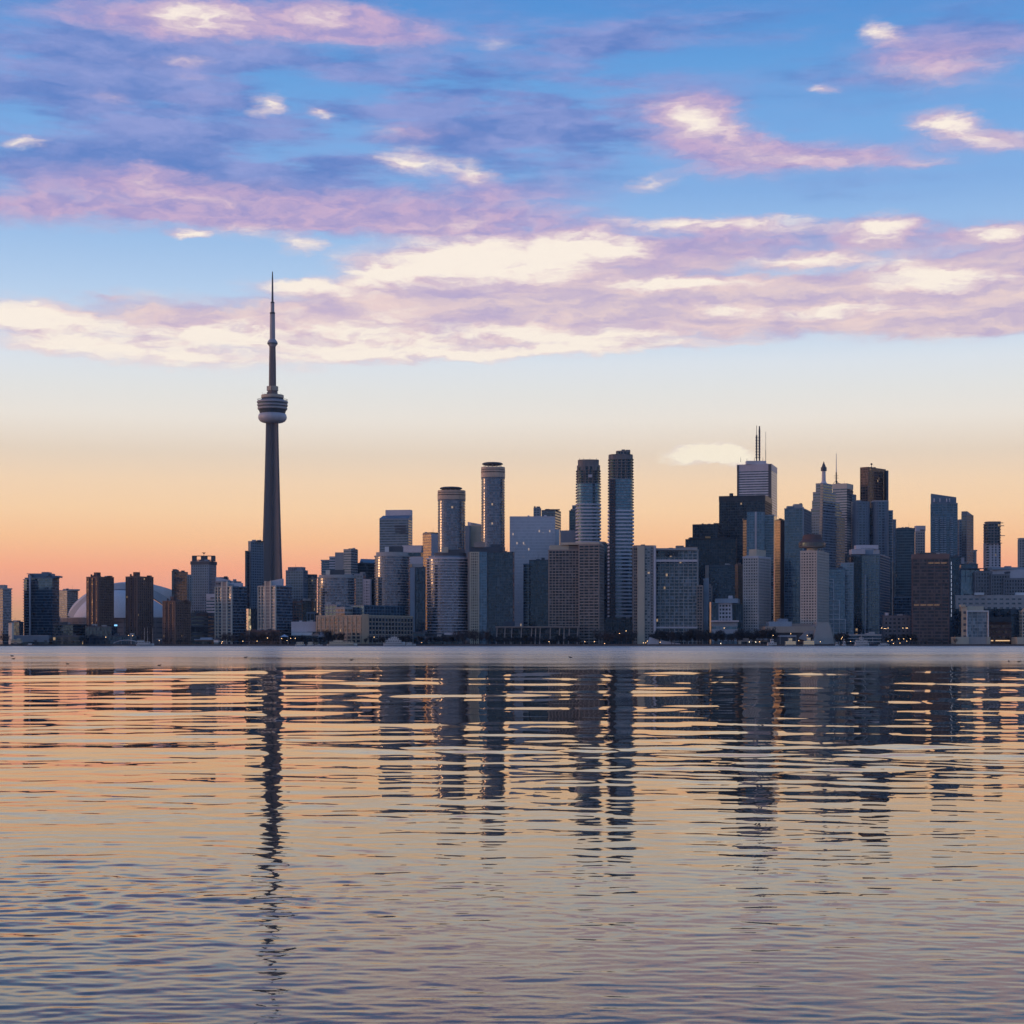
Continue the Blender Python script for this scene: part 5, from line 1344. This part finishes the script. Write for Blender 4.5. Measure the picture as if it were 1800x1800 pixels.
for (x0, x1) in ((1742, 1746), (1750, 1775), (1781, 1787)): solid(b, 'lit_strip', quad(x0, None, x1, 2030.5, depth=.5), WZ(1127, 2030), WZ(1125.2, 2030), strip)
b = T('silo_building', 'pale building cropped by the right edge of the photo', 1797, 1825, 1830, 1074, 2018, S(sand, g_grey, 4, .3, .1, 6, .5, .2), a=8, cat='building'); solid(b, 'plinth', quad(1788, None, 1826, 2008, depth=24), LAND, WZ(1120, 2008), sand)
b = T('office_block', 'low grey block with small windows left of the red brown block', 1553, 1600, 1605, 1083, 2060, S(wall((.13, .125, .14)), g_dark, 4.6, .5, .15, 5.5, 2.2, .3), a=8, cat='building')
solid(b, 'stair_head', quad(1557, None, 1562, 2068, depth=6), WZ(1083, 2068), WZ(1077, 2068), lilac)
b = T('ferry_terminal', 'long low ferry terminal roof behind the moored boats', 1487, 1548, 1552, 1116, 2000, S(conc, g_navy, 3.4, .3, .8), a=3, cat='building', depth=16)
b = T('office_tower', 'dim blue office block between the condominiums and the red brown block', 1572, 1606, 1608, 1050, 2200, S_blue, a=6, cat='building')
# ------------------------------------------------------------------ low buildings along the quay
b = T('apartment_block', 'low dark balconied block at the left foot of the dome', 95, 128, 150, 1098, 2040, S(dgrey, g_navy, 3.2, .22, .9), a=20, cat='building')
b = T('office_block', 'low black block below the left brown brick tower', 150, 196, 206, 1102, 2028, S_navy, a=14, cat='building'); P_ = root_info[b.name]
Yq = 2030
b = thing('rooftop_sign', 'small glowing blue sign on the low black block', 'sign', (WX(203.5, Yq), Yq, WZ(1101.6, Yq)))
MB().box(-1.7, 1.7, -.15, .15, .7, 2.4).build('sign_panel', plain((.1, .2, .4), .4, 0, (.25, .62, 1.0), 1.3), b)
MB().box(-1.9, 1.9, .16, .5, .55, 2.6).box(-1.3, -1.0, .16, .4, -.4, .6).box(1.0, 1.3, .16, .4, -.4, .6).build('sign_frame', dmetal, b)
b = T('office_block', 'dark low waterfront restaurant with lit windows left of the brown towers', 93, 140, 148, 1118, 2004, S(dgrey, glass((.02, .018, .016), pane=3, curtain=.3, ccol=(.15, .1, .07), lit=.08), 4, .3, .4), a=8, cat='building', depth=18)
b = T('waterfront_hall', 'dark hall with sloping sides behind the arched canopy', 190, 240, 246, 1118, 2000, S_navy, a=6, cat='building', depth=20)
b = T('pavilion', 'small quay pavilion with a pale flat roof left of the brown trees', 343, 371, 376, 1125, 1988, S(taupe, g_dark, 4.5, .3, .4), a=8, cat='building', depth=12, roof=False)
solid(b, 'flat_roof', quad(341, None, 375, 1985, depth=15), WZ(1124.9, 1985), WZ(1123.6, 1985), steel); solid(b, 'raised_roof', quad(352, None, 372, 1990, depth=8), WZ(1123.6, 1990), WZ(1120.6, 1990), steel)
b = T('kiosk', 'small white kiosk right of the quay pavilion', 376, 384, 386, 1126, 1984, S(white, g_grey, 5, .5, .15), a=10, cat='kiosk', depth=6)
b = T('office_block', 'low brown terrace behind the bare brown trees', 432, 492, 500, 1109, 2030, S(brick2, g_brown, 4, .4, .2), a=8, cat='building', depth=18)
b = T('office_block', 'grey quay building below the white strip of the lilac hall', 560, 576, 582, 1117, 1996, S(greyb, g_navy, 4, .3, .2), a=10, cat='building', depth=10)
b = T('podium_block', 'dark podium at the foot of the unfinished twin towers', 1060, 1112, 1114, 1088, 2090, S_black, a=4, cat='building', depth=30)
b = T('office_block', 'low dark quay block between the beige warehouse and the curved towers', 727, 748, 752, 1112, 2030, S(dgrey, g_navy, 4, .3, .2), a=8, cat='building', depth=14)
b = T('restaurant', 'low quayside restaurant below the wide curved tower', 748, 806, 812, 1120, 2002, S(dgrey, g_navy, 4, .35, .3), a=5, cat='building', depth=14); solid(b, 'pale_fascia', quad(781, None, 803, 1998, depth=2), WZ(1116, 1998), WZ(1112.5, 1998), lilac); solid(b, 'awning', quad(752, None, 768, 1996, depth=5), WZ(1126.5, 1996), WZ(1125, 1996), steel)
b = T('ticket_office', 'long low ticket office with bright lamps left of the ferries', 1297, 1348, 1350, 1126, 1984, S(taupe, g_dark, 4.4, .3, .4), a=3, cat='building', depth=8)
solid(b, 'pale_awning', quad(1330, None, 1349, 1980, depth=5), WZ(1124.5, 1980), WZ(1122.5, 1980), steel); solid(b, 'pale_bay', quad(1298, None, 1303, 1982.5, depth=1), LAND, WZ(1127, 1982), sand)

def ramp_wall():
    Y = 1990
    X0, X1 = WX(1142, Y), WX(1196, Y)
    root = thing('ramp_wall', 'white wedge shaped ramp wall below the grey hotel slab', 'wall', ((X0 + X1) / 2, Y, LAND))
    h = WZ(1120, Y) - LAND; c = (X1 - X0) / 2
    MB().poly([(-c - 3, 0, 0), (c, 0, 0), (c, 0, .7), (c * .3, 0, h * .30), (-c, 0, h), (-c - 3, 2.5, 0), (c, 2.5, 0), (c, 2.5, .7), (c * .3, 2.5, h * .30), (-c, 2.5, h)],
              [(0, 1, 2, 3, 4), (9, 8, 7, 6, 5), (4, 3, 8, 9), (3, 2, 7, 8), (2, 1, 6, 7), (0, 4, 9, 5)]).build('wall', lilac, root)
    MB().box(-c, c * .3, .5, .7, h * .3, h * .3 + .3).build('handrail', dmetal, root)
ramp_wall()

def glass_sphere():
    Y = 1992; r = 5.3 * Y / F
    root = thing('sphere_pavilion', 'small round glass sphere pavilion among the bare trees', 'pavilion', (WX(821, Y), Y, LAND))
    prof = [(r * math.sin(t), r - r * math.cos(t)) for t in np.linspace(.35, math.pi - .02, 14)]
    MB().lathe(prof, n=24).build('shell', wall((.20, .18, .18), .35), root, smooth=True)
    m = MB()
    for i in range(8):
        t0 = 2 * math.pi * i / 8
        for a, q in zip(prof[:-1], prof[1:]):
            m.tube((a[0] * math.cos(t0) * 1.01, a[0] * math.sin(t0) * 1.01, a[1]), (q[0] * math.cos(t0) * 1.01, q[0] * math.sin(t0) * 1.01, q[1]), .12, n=4)
    m.build('rib_frame', conc, root); MB().lathe([(r * .8, 0), (r * .6, .5)], n=20).build('base', dgrey, root)
glass_sphere()

def tent():
    Y = 1986; k = Y / F; w = 7 * k
    root = thing('marquee_tent', 'small pale peaked marquee tent in front of the dark trees', 'tent', (WX(500, Y), Y, LAND))
    zr = WZ(1119.4, Y) - LAND; zp = WZ(1115, Y) - LAND
    MB().poly([(-w, -w, zr), (w, -w, zr), (w, w, zr), (-w, w, zr), (0, 0, zp)], [(0, 1, 4), (1, 2, 4), (2, 3, 4), (3, 0, 4)]).build('canopy', plain((.42, .47, .55), .6), root)
    for sx in (-1, 1):
        for sy in (-1, 1): MB().tube((sx * w * .97, sy * w * .97, 0), (sx * w * .97, sy * w * .97, zr), .15).build('tent_pole', metalw, root)
tent()

def arched_canopy():
    Y = 1978; k = Y / F
    root = thing('arched_canopy', 'low arched white canopy on the quay left of the sailing ship', 'canopy', (WX(220, Y), Y, LAND))
    n = 18; half = 20 * k; V = []; Fc = []
    for i in range(n + 1):
        t = i / n; x = -half + 2 * half * t
        z = (WZ(1131, Y) - LAND) + (4.2 * k) * math.sin(math.pi * min(1, t * 1.0)) ** .7 + t * 1.5
        for (dy, dz) in ((-2, 0), (2, 0), (2, .6), (-2, .6)): V.append((x, dy, z + dz))
    for i in range(n):
        for q in range(4): Fc.append((i * 4 + q, (i + 1) * 4 + q, (i + 1) * 4 + (q + 1) % 4, i * 4 + (q + 1) % 4))
    Fc += [(0, 1, 2, 3), (n * 4 + 3, n * 4 + 2, n * 4 + 1, n * 4)]
    link('canopy_roof', raw_mesh('canopy_roof', V, Fc), lilac, root)
    for i in (1, 6, 12, 17): MB().tube((V[i * 4][0], 0, 0), (V[i * 4][0], 0, V[i * 4][2] + .1), .2).build('canopy_post', conc, root)
arched_canopy()

def flag_mast(label, px, yt, Y, cross=False):
    root = thing('mast', label, 'mast', (WX(px, Y), Y, LAND)); h = WZ(yt, Y) - LAND
    MB().tube((0, 0, 0), (0, 0, h), .28, .16).build('pole', metalw, root)
    if cross: MB().box(-3.2, 3.2, -.15, .15, h - .5, h).build('cross_arm', metalw, root)
    return root
flag_mast('pale mast on the quay left of the white sailing ship', 230.5, 1114, 1976); flag_mast('T shaped pale mast right of the sailing ship', 280, 1123, 1976, True)
flag_mast('thin tall lamp mast on the quay left of the ferries', 1336, 1107, 1982); flag_mast('dark slender mast behind the two deck cruise boat', 1514, 1112, 1984); flag_mast('thin mast in front of the left twin condominium', 438, 1094, 1990)

# ------------------------------------------------------------------ boats
hullw = plain((.55, .54, .53), .35); hulld = plain((.03, .035, .05), .4); deckm = plain((.35, .30, .24), .7); cabw = plain((.60, .58, .56), .4); wing = plain((.012, .016, .022), .15)
litc = plain((.6, .52, .38), .4, 0, (1.0, .82, .55), .03); litw2 = plain((.3, .22, .12), .4, 0, (1.0, .75, .4), .35)  # litc: warm light on cabin walls put in as faint emission
def hull_mesh(Lh, W, z0, z1, bow=1):
    st = []
    for i in range(13):
        t = i / 12
        w = W / 2 * (1 if t < .55 else max(.03, 1 - ((t - .55) / .45) ** 2)) * (.85 if t < .05 else 1)
        x = (-Lh / 2 + Lh * t) * bow
        rise = (z1 - z0) * .25 * max(0, t - .6) / .4
        st.append((x, w, rise))
    m = MB()
    for (x, w, rise) in st:
        m.v += [(x - (bow * rise * .0), -w, z1 + rise), (x, -w * .75, z0), (x, w * .75, z0), (x, w, z1 + rise)]
    for i in range(12):
        for q in range(3): m.f.append((i * 4 + q, (i + 1) * 4 + q, (i + 1) * 4 + q + 1, i * 4 + q + 1))
        m.f.append((i * 4 + 3, (i + 1) * 4 + 3, (i + 1) * 4, i * 4))
    m.f += [(3, 2, 1, 0), (48, 49, 50, 51)]
    return m
def boat(name, label, px0, px1, Y, hz, decks, bow=1, hm=None, masts=(), W=None, group=None, cm=None, wm=None, cat='boat'):
    """decks: (start, end, floor height, roof height) as shares of the length and metres above the water"""
    k = Y / F; Lh = (px1 - px0) * k; W = W or min(7, Lh * .3)
    root = thing(name, label, cat, (WX((px0 + px1) / 2, Y), Y, 0), group)
    hu = hull_mesh(Lh, W, -.6, hz, bow).build('hull', hm or hullw, root)
    hull_mesh(Lh * 1.002, W * 1.01, -.62, .35, bow).build('boot_stripe', hulld, hu)
    MB().box(-Lh * .46, Lh * .40, -W * .5 - .05, W * .5 + .05, hz * .82, hz * .9).build('rubbing_strake', hulld, hu)
    for i, (a, b_, za, zb) in enumerate(decks):
        xa, xb = (-Lh / 2 + Lh * a) * bow, (-Lh / 2 + Lh * b_) * bow
        xa, xb = min(xa, xb), max(xa, xb)
        w = W * (.42 - .05 * i)
        cab = MB().box(xa, xb, -w, w, za, zb).build('cabin', cm or cabw, root)
        MB().box(xa - .3, xb + .3, -w - .2, w + .2, zb, zb + .18).build('cabin_roof', cabw, cab)
        nw = max(2, int((xb - xa) / 1.7))
        me = MB(); me.box(-.5, .5, -.06, .06, 0, (zb - za) * .42)
        pane = raw_mesh('cabin_window', me.v, me.f)
        for q in range(nw):
            link('cabin_window', pane, wm or wing, cab, (xa + (q + .5) * (xb - xa) / nw, -w - .03, za + (zb - za) * .42))
    for (t, h) in masts:
        x = (-Lh / 2 + Lh * t) * bow
        MB().tube((x, 0, hz), (x, 0, h), .2, .12).build('mast', metalw, root)
    rail = MB()
    for q in range(int(Lh * .8 / 1.5)):
        x = -Lh * .4 + q * 1.5; rail.box(x - .04, x + .04, -W * .46, -W * .46 + .08, hz, hz + 1.0)
    rail.box(-Lh * .4, Lh * .38, -W * .46, -W * .46 + .08, hz + .95, hz + 1.05)
    rail.build('railing', metalw, root)
    return root
boat('sailing_ship', 'white three masted sailing ship moored below the brown brick towers', 240, 271, 1956, 2.2, [(.05, .75, 2.2, 4.6), (.05, .4, 4.6, 6.3)], 1, masts=((.45, 20.5), (.62, 20.8), (.92, 20.3)))
boat('tour_boat', 'long sleek white tour boat before the beige warehouse', 575, 628, 1955, 2.2, [(.08, .86, 2.6, 4.6), (.22, .5, 5.0, 6.2)], 1, masts=((.6, 11), (.3, 9)), W=7, hm=plain((.66, .60, .50), .35), cm=litc)  # warm light put into the white hull's colour
boat('yacht', 'big white three deck motor yacht right of the tour boat', 674, 712, 1954, 3.6, [(.12, .82, 3.6, 6.4), (.22, .7, 6.5, 8.6), (.35, .62, 8.7, 10.0)], 1, masts=((.5, 13),), W=6.5)
boat('motorboat', 'small white motorboat moored right of the big yacht', 713, 731, 1955, 1.8, [(.1, .6, 1.8, 4.0)], 1, W=3.5)
for (lab, x0, x1, ztop, nd, m) in (('grey white harbour ferry, leftmost of the three moored ferries', 1349, 1365, 7.4, 2, cabw), ('lit yellowish harbour ferry between the other two moored ferries', 1380, 1398.5, 8.5, 3, litc), ('white harbour ferry in front of the sloping hotel base', 1412, 1431, 9.2, 3, litc)):
    dk = [(.03, .97, 1.4 + i * (ztop - 1.4) / nd * .82, 1.4 + (i + .9) * (ztop - 1.4) / nd * .82) for i in range(nd - 1)] + [(.35, .65, 1.4 + (ztop - 1.4) * .82 * (nd - 1) / nd, ztop)]
    boat('ferry', lab, x0, x1, 1955, 1.5, dk, 1, W=8, masts=((.5, ztop + 2.5),), group='moored harbour ferries', cm=m, wm=litw2 if nd == 3 else wing)
boat('motorboat', 'small white motorboat moored right of the sloping hotel base', 1468, 1475.5, 1955, 1.5, [(.15, .6, 1.5, 3.8)], 1, W=2.4)
boat('motorboat', 'white motorboat with a taller wheelhouse left of the cruise boat', 1480, 1487.5, 1955, 1.6, [(.2, .7, 1.6, 4.2), (.35, .6, 4.3, 7.4)], -1, W=2.6)
boat('cruise_boat', 'white two deck cruise boat with a raised wheelhouse', 1502, 1528, 1955, 2.2, [(.05, .9, 2.2, 4.4), (.1, .85, 4.9, 6.6), (.36, .58, 7.2, 9.4)], 1, masts=((.45, 13),), W=6)
boat('tugboat', 'low black tugboat right of the white cruise boat', 1527.5, 1538, 1956, 2.2, [(.3, .7, 2.2, 4.4)], 1, hm=hulld, cm=hulld, W=3.4, masts=((.6, 10),))
boat('motorboat', 'long low grey motorboat right of the tugboat', 1544, 1563, 1956, 1.4, [(.2, .8, 1.4, 3.2)], 1, W=3.4)
boat('motorboat', 'cream motorboat under the dark trees, left of its brighter twin', 519, 536, 1957, 1.6, [(.15, .85, 1.6, 4.2)], 1, W=3.4, cm=litc)
boat('motorboat', 'shorter bright cream motorboat left of the long tour boat', 540, 551, 1957, 1.5, [(.15, .8, 1.5, 4.2)], 1, W=3, cm=litc)
boat('rowing_boat', 'thin grey open boat on the water just left of the tour boat', 553, 567, 1955, 1.2, [(.4, .6, 1.2, 1.9)], 1, W=2.4)
boat('motorboat', 'tiny dark motorboat moored by the left quay sheds', 48, 60, 1956, 1.3, [(.2, .6, 1.3, 2.9)], 1, W=2.6, hm=plain((.30, .16, .10), .5))

# ------------------------------------------------------------------ ducks on the water
def duck_meshes():
    V = []; Fc = []; n = 10; prof = [(-.30, .0, .06), (-.26, .03, .10), (-.15, .10, .09), (0, .13, .09), (.12, .11, .09), (.20, .05, .09), (.23, .01, .09)]
    for (x, r, z) in prof:
        for i in range(n):
            t = 2 * math.pi * i / n; V.append((x, r * math.cos(t), z + r * .75 * math.sin(t) - .02))
    for j in range(len(prof) - 1):
        for i in range(n): Fc.append((j * n + i, (j + 1) * n + i, (j + 1) * n + (i + 1) % n, j * n + (i + 1) % n))
    m = MB(); m.v = V; m.f = Fc
    m.tube((.17, 0, .09), (.21, 0, .19), .045, .035, 8); m.lathe([(.02, .16), (.05, .185), (.05, .22), (.02, .245)], .225, 0, 8)
    m.tube((.26, 0, .205), (.34, 0, .20), .025, .012, 6)
    return raw_mesh('body', m.v, m.f, None, True)
dm = duck_meshes()
duck_mat = plain((.035, .028, .024), .7)
for (px, py, rz, lab) in ((21.5, 1152.5, 180, 'dark duck swimming at the far left, the upper of two'), (23.5, 1157.5, 0, 'dark duck swimming at the far left, the lower of two'), (119, 1166.5, 180, 'dark duck swimming below the left brown tower'),
                          (280, 1169, 15, 'dark duck swimming below the shortest brown tower'), (431.5, 1155, 0, 'brown duck swimming left of the needle reflection'), (617.5, 1159.5, 0, 'dark duck swimming below the beige warehouse'),
                          (1003, 1155, 200, 'brown duck swimming below the brown hotel'), (1773.5, 1162, 90, 'dark duck seen from behind at the far right'), (1791, 1162.5, 0, 'dark duck swimming near the right edge of the lake')):
    Yd = CAM_H * F / (py + 1.4 - HOR)
    root = thing('duck', lab, 'duck', (WX(px, Yd), Yd, 0), 'ducks on the lake'); root.rotation_euler = (0, 0, R(rz)); s = .80 * max(.75, Yd / 250 * 1.2); root.scale = (s, s, s)
    link('body', dm, duck_mat, root)

# ------------------------------------------------------------------ street lamps
lampm = plain((.8, .5, .25), .4, 0, (1.0, .58, .26), 5.0); lampw = plain((.8, .7, .5), .4, 0, (1.0, .84, .58), 6.0)
head_m = raw_mesh('lamp_head', *(lambda m: (m.v, m.f))(MB().lathe([(.10, -.26), (.26, -.18), (.32, 0), (.26, .18), (.10, .26)], n=10)))
head_m.materials.append(lampm); head_w = head_m.copy(); head_w.materials.clear(); head_w.materials.append(lampw)
pole_m = raw_mesh('pole', *(lambda m: (m.v, m.f))(MB().tube((0, 0, 0), (0, 0, 1), .09, .07)))
pole_m.materials.append(dmetal)
arm_m = raw_mesh('lamp_arm', *(lambda m: (m.v, m.f))(MB().box(-.5, .06, -.05, .05, -.42, -.34))); arm_m.materials.append(dmetal)
ORD = 'first second third fourth fifth sixth seventh eighth ninth tenth eleventh twelfth thirteenth fourteenth fifteenth sixteenth seventeenth eighteenth nineteenth twentieth twenty-first twenty-second twenty-third twenty-fourth'.split()
NUM = 'one two three four five six seven eight nine ten eleven twelve thirteen fourteen fifteen sixteen seventeen eighteen nineteen twenty twenty-one twenty-two twenty-three twenty-four'.split()
def which(label, i, n):
    if n == 1: return label
    if n == 2: return label + (', left one of two' if i == 0 else ', right one of two')
    if i == 0: return label + ', leftmost of ' + NUM[n - 1]
    if i == n - 1: return label + ', rightmost of ' + NUM[n - 1]
    return label + ', ' + ORD[i] + ' from the left of ' + NUM[n - 1]
def lamps(label, pts, white_=False, Y=1974):
    for i, (px, py) in enumerate(sorted(pts)):
        h = WZ(py, Y) - LAND
        r = thing('street_lamp', which(label, i, len(pts)), 'street lamp', (WX(px, Y), Y, LAND), 'street lamps along the waterfront')
        p = link('pole', pole_m, None, r); p.scale = (1, 1, max(.3, h - .3))
        link('lamp_head', head_w if white_ else head_m, None, r, (0, 0, h)); link('lamp_arm', arm_m, None, r, (0, 0, h))
lamps('warm street lamp near the low black block', [(186, 1120), (226, 1117), (233, 1117.5)], Y=1985)
lamps('orange street lamp right of the T shaped mast', [(280, 1126)]); lamps('pair of warm quay lamps under the brown trees', [(391, 1128), (389.5, 1130.5)])
lamps('warm lamp among the bare brown trees', [(427, 1127), (452, 1127), (470, 1121.5)]); lamps('warm lamp before the dark trees by the tent', [(495, 1122.5), (504.5, 1126), (511, 1122), (519, 1122)])
lamps('warm lamp on the quay by the yacht', [(657.5, 1120)]); lamps('warm lamp near the sphere pavilion', [(741, 1129.5)]); lamps('warm lamp at the foot of the brown hotel', [(965, 1128), (1028, 1128), (1045, 1128)])
lamps('lamp glowing in front of the unfinished towers', [(1063, 1131), (1089, 1113.5), (1100.5, 1109)]); lamps('warm lamp at the foot of the grey hotel slab', [(1131, 1130), (1135, 1130), (1138, 1127), (1160.5, 1129)])
lamps('bright white lamp before the ticket office', [(1317, 1128.5), (1328.5, 1128.5)], True); lamps('small warm lamp before the ticket office', [(1335, 1128)])
lamps('orange lamp among the moored ferries', [(1359, 1117), (1390, 1114), (1404, 1126), (1419, 1117), (1442, 1128)]); lamps('orange lamp by the small motorboats', [(1479, 1123), (1480.5, 1120), (1495, 1127.5)])
lamps('elevated orange lamp before the low grey block', [(1550, 1104), (1554.5, 1105), (1557, 1105), (1561, 1104), (1587, 1104), (1593, 1104), (1595, 1104)], Y=2040)
lamps('orange lamp on the quay before the low grey block', [(1570.5, 1131), (1580, 1123), (1588.5, 1123), (1582, 1130.5), (1594, 1127), (1600.5, 1123), (1561, 1127), (1568, 1125)])
lamps('white lamp in the dark park by the grey hotel', [(1267, 1131)], True); lamps('orange lamp on the transit hall', [(1273, 1104)], Y=2036)

# ------------------------------------------------------------------ trees
def tree_proto(seed, leafy):
    q = random.Random(seed)
    tr = MB(); H = 1.0
    tr.tube((0, 0, 0), (0, 0, .38), .028, .02, 7)
    tips = []
    for i in range(9):
        a = q.uniform(0, 6.28); s = q.uniform(.14, .30); z0 = q.uniform(.18, .38); z1 = q.uniform(.5, .9)
        p1 = (s * math.cos(a) * .5, s * math.sin(a) * .5, (z0 + z1) * .5); p2 = (s * math.cos(a), s * math.sin(a), z1)
        tr.tube((0, 0, z0), p1, .013, .009, 5); tr.tube(p1, p2, .009, .003, 5); tips += [p1, p2]
        for _ in range(4):
            b2 = tuple(p2[c] + q.uniform(-.13, .13) for c in range(3)); tr.tube(p1 if q.random() < .5 else p2, b2, .005, .0015, 4); tips.append(b2)
    trunk = raw_mesh('trunk', tr.v, tr.f)
    cr = MB()
    clumps = [(q.uniform(-.24, .24), q.uniform(-.24, .24), q.uniform(.42, .93), q.uniform(.07, .15)) for _ in range(20)] + [(t[0], t[1], t[2], .09) for t in tips]
    for _ in range(1500 if leafy else 900):
        c = q.choice(clumps)
        p = Vector((q.gauss(c[0], c[3] * .6), q.gauss(c[1], c[3] * .6), q.gauss(c[2], c[3] * .6)))
        if p.z < .22: continue
        d = Vector((q.gauss(0, 1), q.gauss(0, 1), q.gauss(.5, 1))).normalized(); e = d.orthogonal().normalized()
        ln, wd = (.030, .016) if leafy else (.050, .006)
        ln *= q.uniform(.6, 1.4)
        cr.poly([p - d * ln - e * wd * .3, p - e * wd, p + d * ln, p + e * wd], [(0, 1, 2, 3)])
    return trunk, raw_mesh('crown', cr.v, cr.f)
def foliage(c):
    m, N, p, out = newmat('foliage')
    geo = N.n('ShaderNodeNewGeometry')
    n = N.noise(geo.outputs['Position'], .35, 4.0).outputs['Fac']; rr = geo.outputs['Random Per Island']
    k = N.math('ADD', N.math('MULTIPLY', n, .9), N.math('MULTIPLY', rr, .7))
    N.put(p.inputs['Base Color'], N.mix(1.0, (c[0], c[1], c[2], 1), N.comb(k, k, k), 'MULTIPLY')); p.inputs['Roughness'].default_value = .8
    return m
bark = plain((.035, .028, .024), .9)
fol = {'brown': foliage((.062, .040, .033)), 'dark': foliage((.018, .020, .022)), 'bare': foliage((.050, .036, .032))}
protos = {}
for kind, leafy in (('brown', False), ('dark', True), ('bare', False)):
    protos[kind] = []
    for s in range(4):
        t, c = tree_proto(s * 7 + (3 if kind == 'dark' else 1 if kind == 'brown' else 5), leafy); t.materials.append(bark); c.materials.append(fol[kind]); protos[kind].append((t, c))
tq = random.Random(99)
def trees(label, group, kind, x0, x1, n, yt0, yt1, Y0=1978, Y1=2000):
    for i in range(n):
        px = x0 + (x1 - x0) * (i + tq.uniform(.15, .85)) / n
        Y = tq.uniform(Y0, Y1); yt = tq.uniform(yt0, yt1)
        h = (WZ(yt, Y) - LAND) / .97; w = h * tq.uniform(.85, 1.25)
        r = thing('bare_tree' if kind != 'dark' else 'tree', which(label, i, n), 'tree', (WX(px, Y), Y, LAND), group); r.rotation_euler = (0, 0, tq.uniform(0, 6.28)); r.scale = (w, w, h)
        t, c = tq.choice(protos[kind]); link('trunk', t, None, r); link('crown', c, None, r)
trees('bare tree beside the cream silo', 'trees along the left quay', 'bare', 3, 14, 2, 1112, 1118); trees('shrubby bare tree right of the sailing ship', 'trees along the left quay', 'bare', 285, 340, 6, 1121, 1126)
trees('low bare tree on the quay below the dome', 'trees along the left quay', 'bare', 60, 160, 8, 1121, 1127)
trees('bare brown tree in front of the twin gridded condominiums', 'brown trees before the twin condominiums', 'brown', 388, 500, 20, 1109, 1119); trees('dark tree between the tent and the beige warehouse', 'dark trees by the tent', 'dark', 500, 578, 13, 1117, 1124)
trees('dark tree at the left corner of the beige warehouse', 'dark trees by the beige warehouse', 'dark', 576, 602, 5, 1106, 1118, 1990, 2000); trees('dark tree behind the moored yacht', 'dark trees behind the yacht', 'dark', 642, 735, 13, 1117, 1123, 1984, 1998)
trees('dark tree below the wide curved tower', 'dark trees below the curved tower', 'dark', 738, 800, 8, 1117, 1124); trees('bare tree near the sphere pavilion', 'bare trees around the sphere pavilion', 'bare', 798, 862, 11, 1107, 1116)
trees('dark tree in front of the slanted pilasters', 'dark trees before the hotel podium', 'dark', 862, 1022, 24, 1116, 1124); trees('bare tree below the unfinished towers', 'bare trees below the unfinished towers', 'bare', 1046, 1114, 12, 1104, 1114)
trees('dark tree below the grey hotel slab', 'dark park trees right of the grey hotel', 'dark', 1146, 1250, 17, 1107, 1117); trees('dark park tree below the transit hall', 'dark park trees right of the grey hotel', 'dark', 1246, 1346, 17, 1106, 1116)
trees('tall dark tree below the pale slab hotel', 'dark trees by the ferries', 'dark', 1338, 1366, 4, 1102, 1112, 1990, 2002); trees('small dark tree before the sloping hotel base', 'dark trees by the ferries', 'dark', 1420, 1428, 1, 1114, 1115, 1996, 2000)
trees('dark tree right of the white frames', 'dark trees by the ferries', 'dark', 1470, 1492, 4, 1112, 1120); trees('dark tree before the low grey block', 'dark trees at the right quay', 'dark', 1552, 1606, 8, 1113, 1122); trees('small bare tree before the red brown block', 'dark trees at the right quay', 'bare', 1606, 1682, 8, 1119, 1127)

# ------------------------------------------------------------------ thin evening haze over the lake
def build_haze():
    m = bpy.data.materials.new('evening_haze'); m.use_nodes = True
    t = m.node_tree; t.nodes.clear(); N = NT(t)
    out = N.n('ShaderNodeOutputMaterial'); pv = N.n('ShaderNodeVolumePrincipled')
    pv.inputs['Color'].default_value = (0.62, 0.78, 1.0, 1); pv.inputs['Density'].default_value = HAZE; pv.inputs['Anisotropy'].default_value = 0.2
    N.l.new(pv.outputs[0], out.inputs['Volume'])
    o = MB().box(-5200, 5200, -600, 6300, -6, 640).build('haze', m)
    tag(o, 'thin blue evening haze over lake and city', 'haze', kind='stuff')
HAZE = 2.0e-5
build_haze()
